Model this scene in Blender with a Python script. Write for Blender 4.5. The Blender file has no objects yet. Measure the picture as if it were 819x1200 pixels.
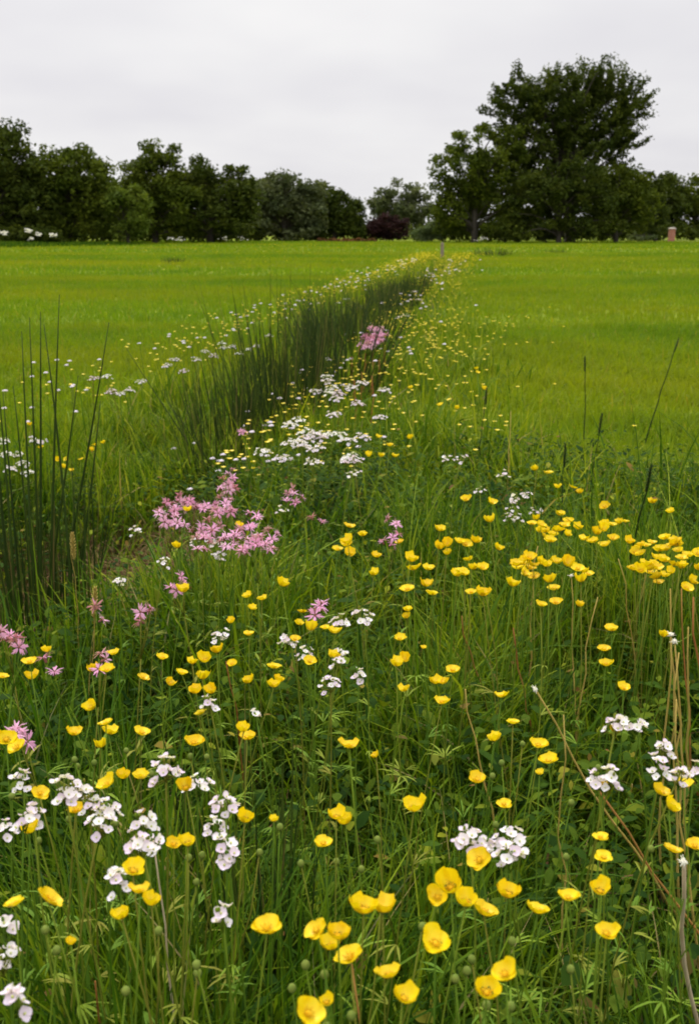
import bpy, math, random
import numpy as np
R = math.radians
random.seed(7)
rng = np.random.default_rng(7)
scene = bpy.context.scene
COL = scene.collection

# ------------------------------------------------------------------ camera geometry
F = 1166.67; CX = 409.5; CYC = 600.0; YH = 269.0; CAMH = 1.15
PITCH = math.atan((CYC - YH) / F)
cp, sp = math.cos(PITCH), math.sin(PITCH)

def ray(px, py):
    a = (px - CX) / F; b = (CYC - py) / F
    return (a, cp + b * sp, -sp + b * cp)
def at(px, py, Y):
    d = ray(px, py); k = Y / d[1]
    return np.array((d[0] * k, Y, CAMH + d[2] * k))
def xc(y):
    return -1.7 + 0.138 * np.clip(y, -30, 60)
def sstep(a, b, x):
    t = np.clip((x - a) / (b - a), 0, 1); return t * t * (3 - 2 * t)
def terrain(x, y):
    x = np.asarray(x, float); y = np.asarray(y, float)
    s = x - xc(y)
    wid = 0.52 - 0.25 * sstep(6, 24, y)
    dep = 0.20 - 0.08 * sstep(8, 26, y)
    z = -dep * np.exp(-(s / wid) ** 2) * (1 - sstep(36, 44, y))
    z = z - .16 * np.exp(-((s - .28) / .42) ** 2 - ((y - 3.5) / .8) ** 2)
    z = z + 0.018 * np.sin(x * 2.1 + 0.7) * np.sin(y * 1.7) + 0.012 * np.sin(x * 5.3 + y * 4.1)
    z = z * (1 - sstep(60, 90, y)) + 0.05 * np.sin(x * 0.09) * np.sin(y * 0.11 + 1) * sstep(20, 60, y)
    return z
def tz(x, y): return float(terrain(x, y))
def at_height(px, py, h):
    """point on the pixel's line of sight that is h above the local ground"""
    d = ray(px, py); z = h; p = None
    for _ in range(5):
        k = (z - CAMH) / d[2]; p = (d[0] * k, d[1] * k); z = h + tz(*p)
    return np.array((p[0], p[1], z))

# ------------------------------------------------------------------ materials
def new_mat(name):
    m = bpy.data.materials.new(name); m.use_nodes = True
    nt = m.node_tree; nt.nodes.clear()
    return m, nt, nt.nodes.new('ShaderNodeOutputMaterial')
def ramp(nt, stops, fac=None):
    n = nt.nodes.new('ShaderNodeValToRGB'); el = n.color_ramp.elements
    while len(el) < len(stops): el.new(0.5)
    for e, (p, c) in zip(el, stops):
        e.position = p; e.color = (*c, 1)
    if fac is not None: nt.links.new(fac, n.inputs[0])
    return n
def noise(nt, scale, detail=4, vec=None, rough=0.55):
    n = nt.nodes.new('ShaderNodeTexNoise'); n.inputs['Scale'].default_value = scale
    n.inputs['Detail'].default_value = detail; n.inputs['Roughness'].default_value = rough
    if vec is not None: nt.links.new(vec, n.inputs['Vector'])
    return n
def geo_pos(nt): return nt.nodes.new('ShaderNodeNewGeometry').outputs['Position']
def leafy(name, stops, patch=None, warm=None, trans=0.35, rough=0.6, spec=0.08, tcol=1.5, patch_scale=0.8, rand='attr'):
    """thin plant surface: colour by a per-blade random number and large natural patches; lets light through"""
    m, nt, out = new_mat(name); L = nt.links
    if rand == 'attr':
        a = nt.nodes.new('ShaderNodeAttribute'); a.attribute_name = 'rnd'; fac = a.outputs['Fac']
    elif rand == 'object':
        fac = nt.nodes.new('ShaderNodeObjectInfo').outputs['Random']
    else:
        fac = noise(nt, rand, 3, geo_pos(nt)).outputs['Fac']
    col = ramp(nt, stops, fac).outputs[0]
    if patch:
        nz = noise(nt, patch_scale, 4, geo_pos(nt))
        rp = ramp(nt, [(0.36, (0, 0, 0)), (0.64, (1, 1, 1))], nz.outputs['Fac'])
        mx = nt.nodes.new('ShaderNodeMix'); mx.data_type = 'RGBA'; mx.blend_type = 'MULTIPLY'
        mx.inputs['B'].default_value = (*patch, 1)
        L.new(rp.outputs[0], mx.inputs['Factor']); L.new(col, mx.inputs['A']); col = mx.outputs['Result']
    if warm:
        mp = nt.nodes.new('ShaderNodeMapping'); mp.inputs['Scale'].default_value = (.055, .20, 0); L.new(geo_pos(nt), mp.inputs[0])
        nz = noise(nt, 1.0, 5, mp.outputs[0], .6)
        rp = ramp(nt, [(0.44, (0, 0, 0)), (0.66, (.85, .85, .85))], nz.outputs['Fac'])
        mx = nt.nodes.new('ShaderNodeMix'); mx.data_type = 'RGBA'; mx.inputs['B'].default_value = (*warm, 1)
        L.new(rp.outputs[0], mx.inputs['Factor']); L.new(col, mx.inputs['A']); col = mx.outputs['Result']
    b = nt.nodes.new('ShaderNodeBsdfPrincipled'); b.inputs['Roughness'].default_value = rough
    b.inputs['Specular IOR Level'].default_value = spec
    L.new(col, b.inputs['Base Color'])
    t = nt.nodes.new('ShaderNodeBsdfTranslucent')
    g = nt.nodes.new('ShaderNodeMix'); g.data_type = 'RGBA'; g.blend_type = 'MULTIPLY'
    g.inputs['Factor'].default_value = 1; g.inputs['B'].default_value = (tcol, tcol * 1.0, tcol * 0.5, 1)
    L.new(col, g.inputs['A']); L.new(g.outputs['Result'], t.inputs['Color'])
    ms = nt.nodes.new('ShaderNodeMixShader'); ms.inputs[0].default_value = trans
    L.new(b.outputs[0], ms.inputs[1]); L.new(t.outputs[0], ms.inputs[2]); L.new(ms.outputs[0], out.inputs[0])
    return m
def simple(name, c1, c2, scale, rough=0.8, bump=0.3, spec=0.2, stretch=None):
    m, nt, out = new_mat(name); L = nt.links
    vec = geo_pos(nt)
    if stretch:
        mp = nt.nodes.new('ShaderNodeMapping'); mp.inputs['Scale'].default_value = stretch
        L.new(vec, mp.inputs[0]); vec = mp.outputs[0]
    n = noise(nt, scale, 5, vec)
    r = ramp(nt, [(0.3, c1), (0.7, c2)], n.outputs['Fac'])
    b = nt.nodes.new('ShaderNodeBsdfPrincipled'); b.inputs['Roughness'].default_value = rough
    b.inputs['Specular IOR Level'].default_value = spec
    bp = nt.nodes.new('ShaderNodeBump'); bp.inputs['Strength'].default_value = bump
    L.new(n.outputs['Fac'], bp.inputs['Height']); L.new(bp.outputs[0], b.inputs['Normal'])
    L.new(r.outputs[0], b.inputs['Base Color']); L.new(b.outputs[0], out.inputs[0])
    return m

M = {}
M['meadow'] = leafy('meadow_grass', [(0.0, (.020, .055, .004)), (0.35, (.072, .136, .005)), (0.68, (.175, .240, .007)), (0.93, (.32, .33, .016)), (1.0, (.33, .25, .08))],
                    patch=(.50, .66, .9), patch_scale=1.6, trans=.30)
M['field'] = leafy('field_grass', [(0.0, (.100, .174, .007)), (0.6, (.136, .210, .007)), (0.95, (.19, .232, .009)), (1.0, (.26, .22, .03))],
                   patch=(.66, .78, .9), patch_scale=.30, warm=(.205, .222, .008), trans=.42)
M['herb'] = leafy('herb_leaf', [(0, (.018, .048, .005)), (0.55, (.042, .085, .006)), (0.88, (.12, .17, .010)), (0.96, (.24, .26, .015)), (1, (.20, .10, .03))], patch=(.45, .55, .7), patch_scale=3.0, trans=.25, rough=.7, spec=.05)
M['litter'] = leafy('dry_grass', [(0, (.06, .034, .014)), (0.6, (.13, .075, .028)), (1, (.26, .19, .08))], trans=.2)
M['rush'] = leafy('rush', [(0, (.018, .036, .006)), (0.55, (.038, .065, .008)), (0.88, (.085, .12, .012)), (1, (.17, .13, .04))], trans=.10, rough=.6, spec=.15)
M['stem'] = leafy('flower_stem', [(0.2, (.08, .15, .012)), (0.6, (.14, .21, .016)), (0.95, (.17, .17, .022))], trans=.1, rand='object')
M['rust'] = leafy('rust_stalk', [(0.3, (.22, .08, .025)), (0.5, (.30, .13, .035)), (0.75, (.32, .21, .05))], trans=.1, rand=9.0)
M['straw'] = leafy('straw_stalk', [(0.3, (.40, .28, .06)), (0.5, (.46, .34, .09)), (0.75, (.32, .25, .05))], trans=.1, rand=9.0)
M['pale'] = leafy('pale_stalk', [(0.3, (.46, .38, .24)), (0.5, (.52, .42, .28)), (0.75, (.36, .26, .13))], trans=.1, rand=14.0)
M['fluff'] = leafy('fluff', [(0.3, (.80, .79, .74)), (0.7, (.70, .66, .58))], trans=.3, rand=60.0)
M['yellow'] = leafy('buttercup_petal', [(0.2, (.76, .57, .004)), (0.5, (.80, .62, .006)), (0.8, (.74, .52, .004))], trans=.3, rough=.4, spec=.3, tcol=1.1, rand='object')
M['stamen'] = leafy('buttercup_stamen', [(0.3, (.70, .38, .006)), (0.7, (.58, .40, .02))], trans=.1, rand=300.0)
M['eye'] = leafy('floret_eye', [(0.3, (.60, .62, .22)), (0.7, (.5, .55, .16))], trans=.1, rand=300.0)
M['white'] = leafy('cuckoo_petal', [(0.1, (.74, .66, .76)), (0.5, (.82, .79, .82)), (0.9, (.72, .60, .74))], trans=.35, tcol=1.1, rand='object')
M['pink'] = leafy('robin_petal', [(0.2, (.66, .33, .52)), (0.55, (.72, .42, .58)), (0.9, (.62, .26, .42))], trans=.3, tcol=1.1, rand='object')
M['calyx'] = simple('calyx', (.17, .06, .05), (.22, .10, .06), 200)
M['sepal'] = simple('sepal', (.10, .15, .02), (.16, .19, .03), 200)
M['bark'] = simple('bark', (.030, .026, .020), (.07, .06, .048), 3.0, rough=.9, bump=.6, stretch=(1, 1, .25))
M['post'] = simple('post_wood', (.14, .11, .075), (.24, .20, .15), 12, rough=.9, stretch=(1, 1, .12))
M['brick'] = None
def tree_mat(name, dark, mid, light, trans=.25):
    return leafy(name, [(0, dark), (0.55, mid), (1, light)], patch=(.6, .68, .7), patch_scale=.45, trans=trans, rough=.75, spec=.06)
M['leaf_dark'] = tree_mat('leaf_dark', (.030, .044, .007), (.052, .068, .009), (.095, .112, .012))
M['leaf_mid'] = tree_mat('leaf_mid', (.044, .062, .007), (.074, .096, .009), (.125, .145, .013))
M['leaf_yellow_sunlit'] = tree_mat('leaf_yellow_sunlit', (.07, .10, .012), (.10, .135, .016), (.15, .18, .025))  # yellow-green leaves, sunlit brightness put into the colour
M['leaf_grey_haze'] = tree_mat('leaf_grey_haze', (.065, .078, .034), (.095, .108, .044), (.135, .146, .058))  # grey-green, lightened to put distance haze into the leaf colour
M['leaf_pale'] = tree_mat('leaf_pale', (.10, .13, .05), (.14, .17, .07), (.19, .22, .10))
M['leaf_maroon'] = tree_mat('leaf_maroon', (.022, .011, .011), (.034, .014, .014), (.055, .022, .020), trans=.1)
M['leaf_brown'] = tree_mat('leaf_brown', (.10, .045, .018), (.16, .07, .028), (.22, .11, .04), trans=.1)

# bricks with pale mortar
m, nt, out = new_mat('brick')
bt = nt.nodes.new('ShaderNodeTexBrick'); bt.inputs['Scale'].default_value = 4.5
bt.inputs['Color1'].default_value = (.34, .13, .08, 1); bt.inputs['Color2'].default_value = (.27, .09, .06, 1)
bt.inputs['Mortar'].default_value = (.35, .30, .26, 1)
tc = nt.nodes.new('ShaderNodeTexCoord'); sx = nt.nodes.new('ShaderNodeSeparateXYZ'); nt.links.new(tc.outputs['Object'], sx.inputs[0])
ad = nt.nodes.new('ShaderNodeMath'); nt.links.new(sx.outputs[0], ad.inputs[0]); nt.links.new(sx.outputs[1], ad.inputs[1])
cb = nt.nodes.new('ShaderNodeCombineXYZ'); nt.links.new(ad.outputs[0], cb.inputs[0]); nt.links.new(sx.outputs[2], cb.inputs[1]); nt.links.new(cb.outputs[0], bt.inputs['Vector'])
bt.inputs['Mortar Size'].default_value = .012
b = nt.nodes.new('ShaderNodeBsdfPrincipled'); b.inputs['Roughness'].default_value = .9
nt.links.new(bt.outputs['Color'], b.inputs['Base Color']); nt.links.new(b.outputs[0], out.inputs[0]); M['brick'] = m
M['stone'] = simple('cap_stone', (.34, .30, .26), (.42, .38, .33), 9)

# ------------------------------------------------------------------ mesh helpers
def np_mesh(name, V, Fq, mats, rnd=None, smooth=True, mi=None):
    """V (n,3), Fq (m,4) quads -> mesh data"""
    me = bpy.data.meshes.new(name)
    V = np.ascontiguousarray(V, np.float32); Fq = np.ascontiguousarray(Fq, np.int32)
    k = Fq.shape[1]
    me.vertices.add(len(V)); me.vertices.foreach_set('co', V.ravel())
    me.loops.add(Fq.size); me.loops.foreach_set('vertex_index', Fq.ravel())
    me.polygons.add(len(Fq))
    me.polygons.foreach_set('loop_start', np.arange(0, Fq.size, k, dtype=np.int32))
    me.polygons.foreach_set('use_smooth', np.full(len(Fq), smooth))
    if mi is not None: me.polygons.foreach_set('material_index', np.asarray(mi, np.int32))
    if rnd is not None:
        a = me.attributes.new('rnd', 'FLOAT', 'POINT'); a.data.foreach_set('value', np.ascontiguousarray(rnd, np.float32))
    for mm in (mats if isinstance(mats, (list, tuple)) else [mats]): me.materials.append(mm)
    me.update(calc_edges=True)
    return me
def link(name, me, parent=None):
    o = bpy.data.objects.new(name, me); COL.objects.link(o)
    if parent is not None: o.parent = parent
    return o
def tag(o, label=None, cat=None, group=None, kind=None):
    if label: o['label'] = label
    if cat: o['category'] = cat
    if group: o['group'] = group
    if kind: o['kind'] = kind
    return o
def empty(name, loc, label, cat, group=None):
    o = bpy.data.objects.new(name, None); COL.objects.link(o); o.location = loc
    o.empty_display_size = .05
    return tag(o, label, cat, group)

class MB:
    """collects small bits into one mesh (polygons of any size)"""
    def __init__(s): s.v = []; s.f = []; s.mi = []
    def tube(s, pts, rad, n=6, mi=0, cap=True):
        pts = [np.asarray(p, float) for p in pts]; b = len(s.v); prev = None
        for i, p in enumerate(pts):
            t = pts[min(i + 1, len(pts) - 1)] - pts[max(i - 1, 0)]
            t = t / (np.linalg.norm(t) + 1e-12)
            if prev is None:
                a = np.array((1., 0, 0)) if abs(t[0]) < .8 else np.array((0, 1., 0))
            else: a = prev
            u = a - t * a.dot(t); u /= np.linalg.norm(u) + 1e-12; prev = u; w = np.cross(t, u)
            r = rad[i] if hasattr(rad, '__len__') else rad
            for k in range(n):
                an = 2 * math.pi * k / n
                s.v.append(p + (u * math.cos(an) + w * math.sin(an)) * r)
        for i in range(len(pts) - 1):
            for k in range(n):
                k2 = (k + 1) % n
                s.f.append((b + i * n + k, b + i * n + k2, b + (i + 1) * n + k2, b + (i + 1) * n + k)); s.mi.append(mi)
        if cap:
            e = b + (len(pts) - 1) * n
            s.f.append(tuple(e + k for k in range(n))); s.mi.append(mi)
            s.f.append(tuple(b + k for k in reversed(range(n)))); s.mi.append(mi)
    def grid(s, P, mi=0):
        P = np.asarray(P, float); a, c = P.shape[:2]; b = len(s.v)
        s.v.extend(P.reshape(-1, 3))
        for i in range(a - 1):
            for j in range(c - 1):
                s.f.append((b + i * c + j, b + i * c + j + 1, b + (i + 1) * c + j + 1, b + (i + 1) * c + j)); s.mi.append(mi)
    def dome(s, c, rx, rz, nseg=8, nr=4, mi=0, bump=0.0, full=False):
        c = np.asarray(c, float); rows = []
        for i in range(nr + 1):
            th = (math.pi if full else math.pi / 2) * i / nr
            row = []
            for k in range(nseg + 1):
                an = 2 * math.pi * (k % nseg) / nseg
                q = 1 + bump * math.sin(an * 5 + i * 2.1) * math.sin(i * 1.7)
                row.append(c + np.array((math.sin(th) * math.cos(an) * rx * q, math.sin(th) * math.sin(an) * rx * q, math.cos(th) * rz * q)))
            rows.append(row)
        s.grid(rows, mi)
    def add(s, o, mat=None, mi_map=None):
        b = len(s.v)
        for v in o.v: s.v.append(mat @ v if mat is not None else v)
        for f, k in zip(o.f, o.mi):
            s.f.append(tuple(b + i for i in f)); s.mi.append(mi_map[k] if mi_map else k)
    def mesh(s, name, mats, smooth=True):
        me = bpy.data.meshes.new(name)
        me.from_pydata([tuple(map(float, v)) for v in s.v], [], s.f)
        me.polygons.foreach_set('use_smooth', [smooth] * len(me.polygons))
        me.polygons.foreach_set('material_index', s.mi)
        for mm in (mats if isinstance(mats, (list, tuple)) else [mats]): me.materials.append(mm)
        me.update(); return me

def blades(P, h, w, lean, ang, segs, face=None, fold=0.0):
    """vectorised grass blades -> V, F ; P (n,3)"""
    n = len(P); t = np.linspace(0, 1, segs + 1)
    face = ang + rng.uniform(-1.2, 1.2, n) + math.pi / 2 if face is None else face
    ld = np.stack([np.cos(ang), np.sin(ang), np.zeros(n)], 1)
    sd = np.stack([np.cos(face), np.sin(face), np.zeros(n)], 1)
    T = t[None, :, None]
    L = (lean * h)[:, None, None]
    Hh = h[:, None, None]
    drop = np.clip(lean, 0, 1.6)[:, None, None] ** 2 * .38
    ctr = P[:, None, :] + ld[:, None, :] * L * (T ** 1.9) + np.array((0, 0, 1.))[None, None, :] * Hh * (T - drop * T ** 3)
    prof = (0.75 + 0.9 * t - 1.6 * t ** 2.2).clip(.04, 1)
    W = (w[:, None] * prof[None, :] * .5)[:, :, None]
    V = np.stack([ctr - sd[:, None, :] * W, ctr + sd[:, None, :] * W], 2)   # n, s+1, 2, 3
    base = (np.arange(n) * (segs + 1) * 2)[:, None]
    k = np.arange(segs)[None, :] * 2
    Fq = np.stack([base + k, base + k + 1, base + k + 3, base + k + 2], 2).reshape(-1, 4)
    return V.reshape(-1, 3), Fq
def stalks(P, tip, r, segs=5, sides=4, bow=0.08):
    """vectorised round tapering stalks from P to tip (n,3)"""
    n = len(P); t = np.linspace(0, 1, segs + 1)[None, :, None]
    d = tip - P; hor = np.stack([rng.normal(0, 1, n), rng.normal(0, 1, n), np.zeros(n)], 1)
    ln = np.linalg.norm(d, axis=1)[:, None]
    ctr = P[:, None, :] + d[:, None, :] * t + (hor * ln * bow)[:, None, :] * (t * (1 - t))
    rad = (r[:, None] * (1 - 0.93 * np.linspace(0, 1, segs + 1) ** 2)[None, :])
    an = np.arange(sides) * 2 * math.pi / sides
    ring = np.stack([np.cos(an), np.sin(an), 0 * an], 1)
    V = ctr[:, :, None, :] + ring[None, None, :, :] * rad[:, :, None, None]
    b = (np.arange(n) * (segs + 1) * sides)[:, None, None]
    i = (np.arange(segs) * sides)[None, :, None]; k = np.arange(sides)[None, None, :]; k2 = (k + 1) % sides
    Fq = np.stack([b + i + k, b + i + k2, b + i + sides + k2, b + i + sides + k], 3).reshape(-1, 4)
    return V.reshape(-1, 3), Fq

# ------------------------------------------------------------------ world, sun, camera
SUN_EL, SUN_AZ = R(52), R(-18)          # azimuth measured from +Y towards +X
w = bpy.data.worlds.new('World'); scene.world = w; w.use_nodes = True
nt = w.node_tree; nt.nodes.clear(); L = nt.links
wo = nt.nodes.new('ShaderNodeOutputWorld'); bg = nt.nodes.new('ShaderNodeBackground')
bg.inputs['Strength'].default_value = 0.1; L.new(bg.outputs[0], wo.inputs[0])
sky = nt.nodes.new('ShaderNodeTexSky'); sky.sky_type = 'NISHITA'; sky.sun_disc = False
sky.sun_elevation = SUN_EL; sky.sun_rotation = SUN_AZ; sky.dust_density = 5; sky.air_density = 1.0
hs = nt.nodes.new('ShaderNodeHueSaturation'); hs.inputs['Saturation'].default_value = .25; L.new(sky.outputs[0], hs.inputs['Color'])
tc = nt.nodes.new('ShaderNodeTexCoord')
sx = nt.nodes.new('ShaderNodeSeparateXYZ'); L.new(tc.outputs['Generated'], sx.inputs[0])
def vmath(op, a, b=None, c=None):
    n = nt.nodes.new('ShaderNodeMath'); n.operation = op
    for i, q in enumerate((a, b, c)):
        if q is None: continue
        if isinstance(q, (int, float)): n.inputs[i].default_value = q
        else: L.new(q, n.inputs[i])
    return n.outputs[0]
zc = vmath('MAXIMUM', sx.outputs[2], 0.0)
den = vmath('ADD', zc, 0.22)
cv = nt.nodes.new('ShaderNodeCombineXYZ')
L.new(vmath('DIVIDE', sx.outputs[0], den), cv.inputs[0]); L.new(vmath('DIVIDE', sx.outputs[1], den), cv.inputs[1])
n1 = noise(nt, .75, 4, cv.outputs[0], .5)
cr = ramp(nt, [(0.33, (5.6, 5.52, 5.85)), (0.66, (7.1, 7.05, 7.0))], n1.outputs['Fac'])
# overcast: brighter towards the zenith
grad = vmath('MULTIPLY_ADD', vmath('MAXIMUM', vmath('SUBTRACT', zc, .22), 0.0), 3.4, 1.0)
cm = nt.nodes.new('ShaderNodeMix'); cm.data_type = 'RGBA'; cm.blend_type = 'MULTIPLY'; cm.inputs['Factor'].default_value = 1
gc = nt.nodes.new('ShaderNodeCombineColor')
for i in range(3): L.new(grad, gc.inputs[i])
L.new(cr.outputs[0], cm.inputs['A']); L.new(gc.outputs[0], cm.inputs['B'])
mx = nt.nodes.new('ShaderNodeMix'); mx.data_type = 'RGBA'; mx.inputs['Factor'].default_value = .92
L.new(hs.outputs[0], mx.inputs['A']); L.new(cm.outputs['Result'], mx.inputs['B']); L.new(mx.outputs['Result'], bg.inputs['Color'])

sl = bpy.data.lights.new('sun', 'SUN'); sl.energy = 1.5; sl.angle = R(10); sl.color = (1, .94, .82)
so = bpy.data.objects.new('sun', sl); COL.objects.link(so)
from mathutils import Vector, Matrix, Euler
sd = Vector((math.sin(SUN_AZ) * math.cos(SUN_EL), math.cos(SUN_AZ) * math.cos(SUN_EL), math.sin(SUN_EL)))
so.rotation_euler = sd.to_track_quat('Z', 'Y').to_euler(); so.location = (0, 0, 30)

cam = bpy.data.cameras.new('camera'); co = bpy.data.objects.new('camera', cam); COL.objects.link(co)
co.location = (0, 0, CAMH); co.rotation_euler = (math.pi / 2 - PITCH, 0, 0)
cam.sensor_fit = 'VERTICAL'; cam.sensor_height = 36; cam.lens = 35; cam.clip_start = .02; cam.clip_end = 4000
cam.dof.use_dof = True; cam.dof.focus_distance = 1.7; cam.dof.aperture_fstop = 11
scene.camera = co
scene.view_settings.view_transform = 'Standard'; scene.view_settings.look = 'None'
scene.view_settings.exposure = .42; scene.view_settings.gamma = 1
scene.render.engine = 'CYCLES'
c = scene.cycles
c.use_denoising = True; c.max_bounces = 6; c.diffuse_bounces = 3; c.glossy_bounces = 2; c.transmission_bounces = 4
c.transparent_max_bounces = 4; c.filter_width = 1.8

# ------------------------------------------------------------------ ground
sv = np.unique(np.concatenate([np.arange(-2, 2.01, .08), np.linspace(2, 10, 28), np.linspace(-10, -2, 28),
                               np.geomspace(10, 1600, 34), -np.geomspace(10, 1600, 34)]))
yv = np.unique(np.concatenate([np.arange(-6, 12, .2), np.arange(12, 48, .5), np.geomspace(48, 2500, 50), -np.geomspace(6, 400, 14)]))
Y, S = np.meshgrid(yv, sv, indexing='ij'); X = xc(Y) + S; Z = terrain(X, Y)
idx = np.arange(X.size).reshape(X.shape)
Fq = np.stack([idx[:-1, :-1], idx[:-1, 1:], idx[1:, 1:], idx[1:, :-1]], 2).reshape(-1, 4)
m, nt, out = new_mat('ground'); L = nt.links
pos = geo_pos(nt)
mp = nt.nodes.new('ShaderNodeMapping'); mp.inputs['Scale'].default_value = (.05, .22, 1); L.new(pos, mp.inputs[0])
nA = noise(nt, 1.0, 6, mp.outputs[0], .6)
fld = ramp(nt, [(0.3, (.120, .178, .005)), (0.5, (.155, .208, .005)), (0.68, (.23, .23, .007))], nA.outputs['Fac'])
nB = noise(nt, 9, 6, pos, .65)
soil = ramp(nt, [(0.35, (.028, .024, .012)), (0.55, (.05, .055, .016)), (0.7, (.10, .075, .03))], nB.outputs['Fac'])
nC = noise(nt, 14, 5, pos, .7)
fv = nt.nodes.new('ShaderNodeMix'); fv.data_type = 'RGBA'; fv.blend_type = 'MULTIPLY'; fv.inputs['B'].default_value = (.55, .62, .6, 1)
rC = ramp(nt, [(0.42, (0, 0, 0)), (0.62, (1, 1, 1))], nC.outputs['Fac'])
L.new(rC.outputs[0], fv.inputs['Factor']); L.new(fld.outputs[0], fv.inputs['A'])
at_ = nt.nodes.new('ShaderNodeAttribute'); at_.attribute_name = 'rnd'
gm = nt.nodes.new('ShaderNodeMix'); gm.data_type = 'RGBA'
L.new(at_.outputs['Fac'], gm.inputs['Factor']); L.new(fv.outputs['Result'], gm.inputs['A']); L.new(soil.outputs[0], gm.inputs['B'])
b = nt.nodes.new('ShaderNodeBsdfPrincipled'); b.inputs['Roughness'].default_value = .95; b.inputs['Specular IOR Level'].default_value = .1
bp = nt.nodes.new('ShaderNodeBump'); bp.inputs['Strength'].default_value = .6; L.new(nC.outputs['Fac'], bp.inputs['Height']); L.new(bp.outputs[0], b.inputs['Normal'])
L.new(gm.outputs['Result'], b.inputs['Base Color']); L.new(b.outputs[0], out.inputs[0])
def roughness_of(x, y):
    """1 in the rough flowery strip along the ditch and round the camera, 0 on the grazed field"""
    s = x - xc(y)
    edge = .16 * np.sin(y * 1.3 + x) + .12 * np.sin(x * 3.1 + 1.7 * y)
    near = 1 - sstep(2.8, 6.4, y + 1.2 * edge + np.where(s < -.6, (-s - .6) * 2.2, 0) + np.where(s > 1.8, (s - 1.8) * .5, 0))
    strip = sstep(-.75, -.35, s + edge * .5) * (1 - sstep(.5, 2.3 - .9 * sstep(8, 25, y), s + edge)) * (1 - sstep(34, 43, y))
    return np.clip(np.maximum(near, strip), 0, 1)
g = link('ground', np_mesh('ground', np.stack([X, Y, Z], 2).reshape(-1, 3), Fq, m, rnd=roughness_of(X, Y).ravel()))
tag(g, kind='structure')

# ------------------------------------------------------------------ grass
def scatter(n, y0, y1, margin=.9, power=1.0):
    """n points spread evenly over what the view takes in between y0 and y1, plus a margin"""
    y = np.sqrt(rng.uniform(0, 1, n * 2) * ((y1 + 1.5) ** 2 - (y0 + 1.5) ** 2) + (y0 + 1.5) ** 2) - 1.5
    half = .36 * y + margin
    x = rng.uniform(-1, 1, n * 2) * (.36 * y1 + margin)
    k = np.abs(x) < half
    return x[k][:n], y[k][:n]
def clumpy(x, y, f=1.0):
    return .5 + .5 * np.sin(x * 5.1 * f + 1.3 * np.sin(y * 3.7 * f)) * np.sin(y * 4.3 * f + 1.1 * np.sin(x * 6.1 * f + 2))
Vm, Fm, Rm = [], [], []; Vf, Ff, Rf = [], [], []
def push(V, Fq, r, per, store):
    Vs, Fs, Rs = store
    off = sum(len(v) for v in Vs)
    Vs.append(V); Fs.append(Fq + off); Rs.append(np.repeat(r, per))
bands = [  # y0, y1, count, width, segs, height scale
    (.12, 1.6, 38000, .0056, 6), (1.6, 3.2, 52000, .0064, 5), (3.2, 6, 62000, .0085, 4), (6, 12, 90000, .0115, 3),
    (12, 25, 110000, .017, 2), (25, 50, 90000, .034, 2), (50, 100, 60000, .07, 2)]
for (y0, y1, n, wd, segs) in bands:
    x, y = scatter(n, y0, y1, .9 if y1 < 20 else 2)
    n = len(x); rg = roughness_of(x, y)
    isr = rng.uniform(0, 1, n) < rg
    cl = clumpy(x, y)
    s = x - xc(y)
    # thin the wild strip into tufts with gaps between them
    hollow = np.exp(-((s - .30) / .42) ** 2 - ((y - 3.45) / .85) ** 2)
    keep = (rng.uniform(0, 1, n) > hollow * 1.25) & (~isr | (rng.uniform(0, 1, n) < .30 + .70 * cl))
    z = terrain(x, y)
    big = .5 + .5 * np.sin(x * 2.3 + .8 * np.sin(y * 1.9) + .6) * np.sin(y * 2.7 + 1.2 * np.sin(x * 1.7))
    hr = (.12 + .15 * cl + .17 * big) * rng.uniform(.4, 1.25, n) * (1 - .25 * sstep(5, 12, y)) * (1 - .3 * sstep(.9, .2, y))
    hr = np.where((rng.uniform(0, 1, n) < .06) & (y > 1.2), hr * 1.5, hr)
    hf = rng.uniform(.06, .15, n) * (1 + .25 * sstep(10, 40, y))
    hr = hr * (.5 + .5 * rg)
    hr = hr * (1 - .6 * np.clip(hollow * 1.5, 0, 1))
    h = np.where(isr, hr, hf)
    lean = np.where(isr, np.abs(rng.normal(.30, .42, n)) + .25 * (1 - big), np.abs(rng.normal(.5, .35, n)))
    ang = rng.uniform(0, 2 * math.pi, n)
    wv = wd * rng.uniform(.6, 1.4, n)
    P = np.stack([x, y, z - .01], 1)
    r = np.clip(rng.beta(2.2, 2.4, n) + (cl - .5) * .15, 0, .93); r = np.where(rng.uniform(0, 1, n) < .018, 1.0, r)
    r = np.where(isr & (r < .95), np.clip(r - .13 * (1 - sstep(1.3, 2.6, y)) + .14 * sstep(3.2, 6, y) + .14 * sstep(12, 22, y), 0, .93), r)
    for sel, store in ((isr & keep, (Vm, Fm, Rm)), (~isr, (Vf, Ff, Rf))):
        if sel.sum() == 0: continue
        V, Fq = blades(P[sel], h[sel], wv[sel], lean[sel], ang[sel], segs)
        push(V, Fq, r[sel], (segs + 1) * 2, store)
o = link('meadow_grass', np_mesh('meadow_grass', np.concatenate(Vm), np.concatenate(Fm), M['meadow'], np.concatenate(Rm)))
tag(o, 'long tangled green grass of the wild strip beside the ditch', 'grass', kind='stuff')
o = link('field_grass', np_mesh('field_grass', np.concatenate(Vf), np.concatenate(Ff), M['field'], np.concatenate(Rf)))
tag(o, 'short bright yellow-green grass covering the flat open field', 'grass', kind='stuff')

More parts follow.
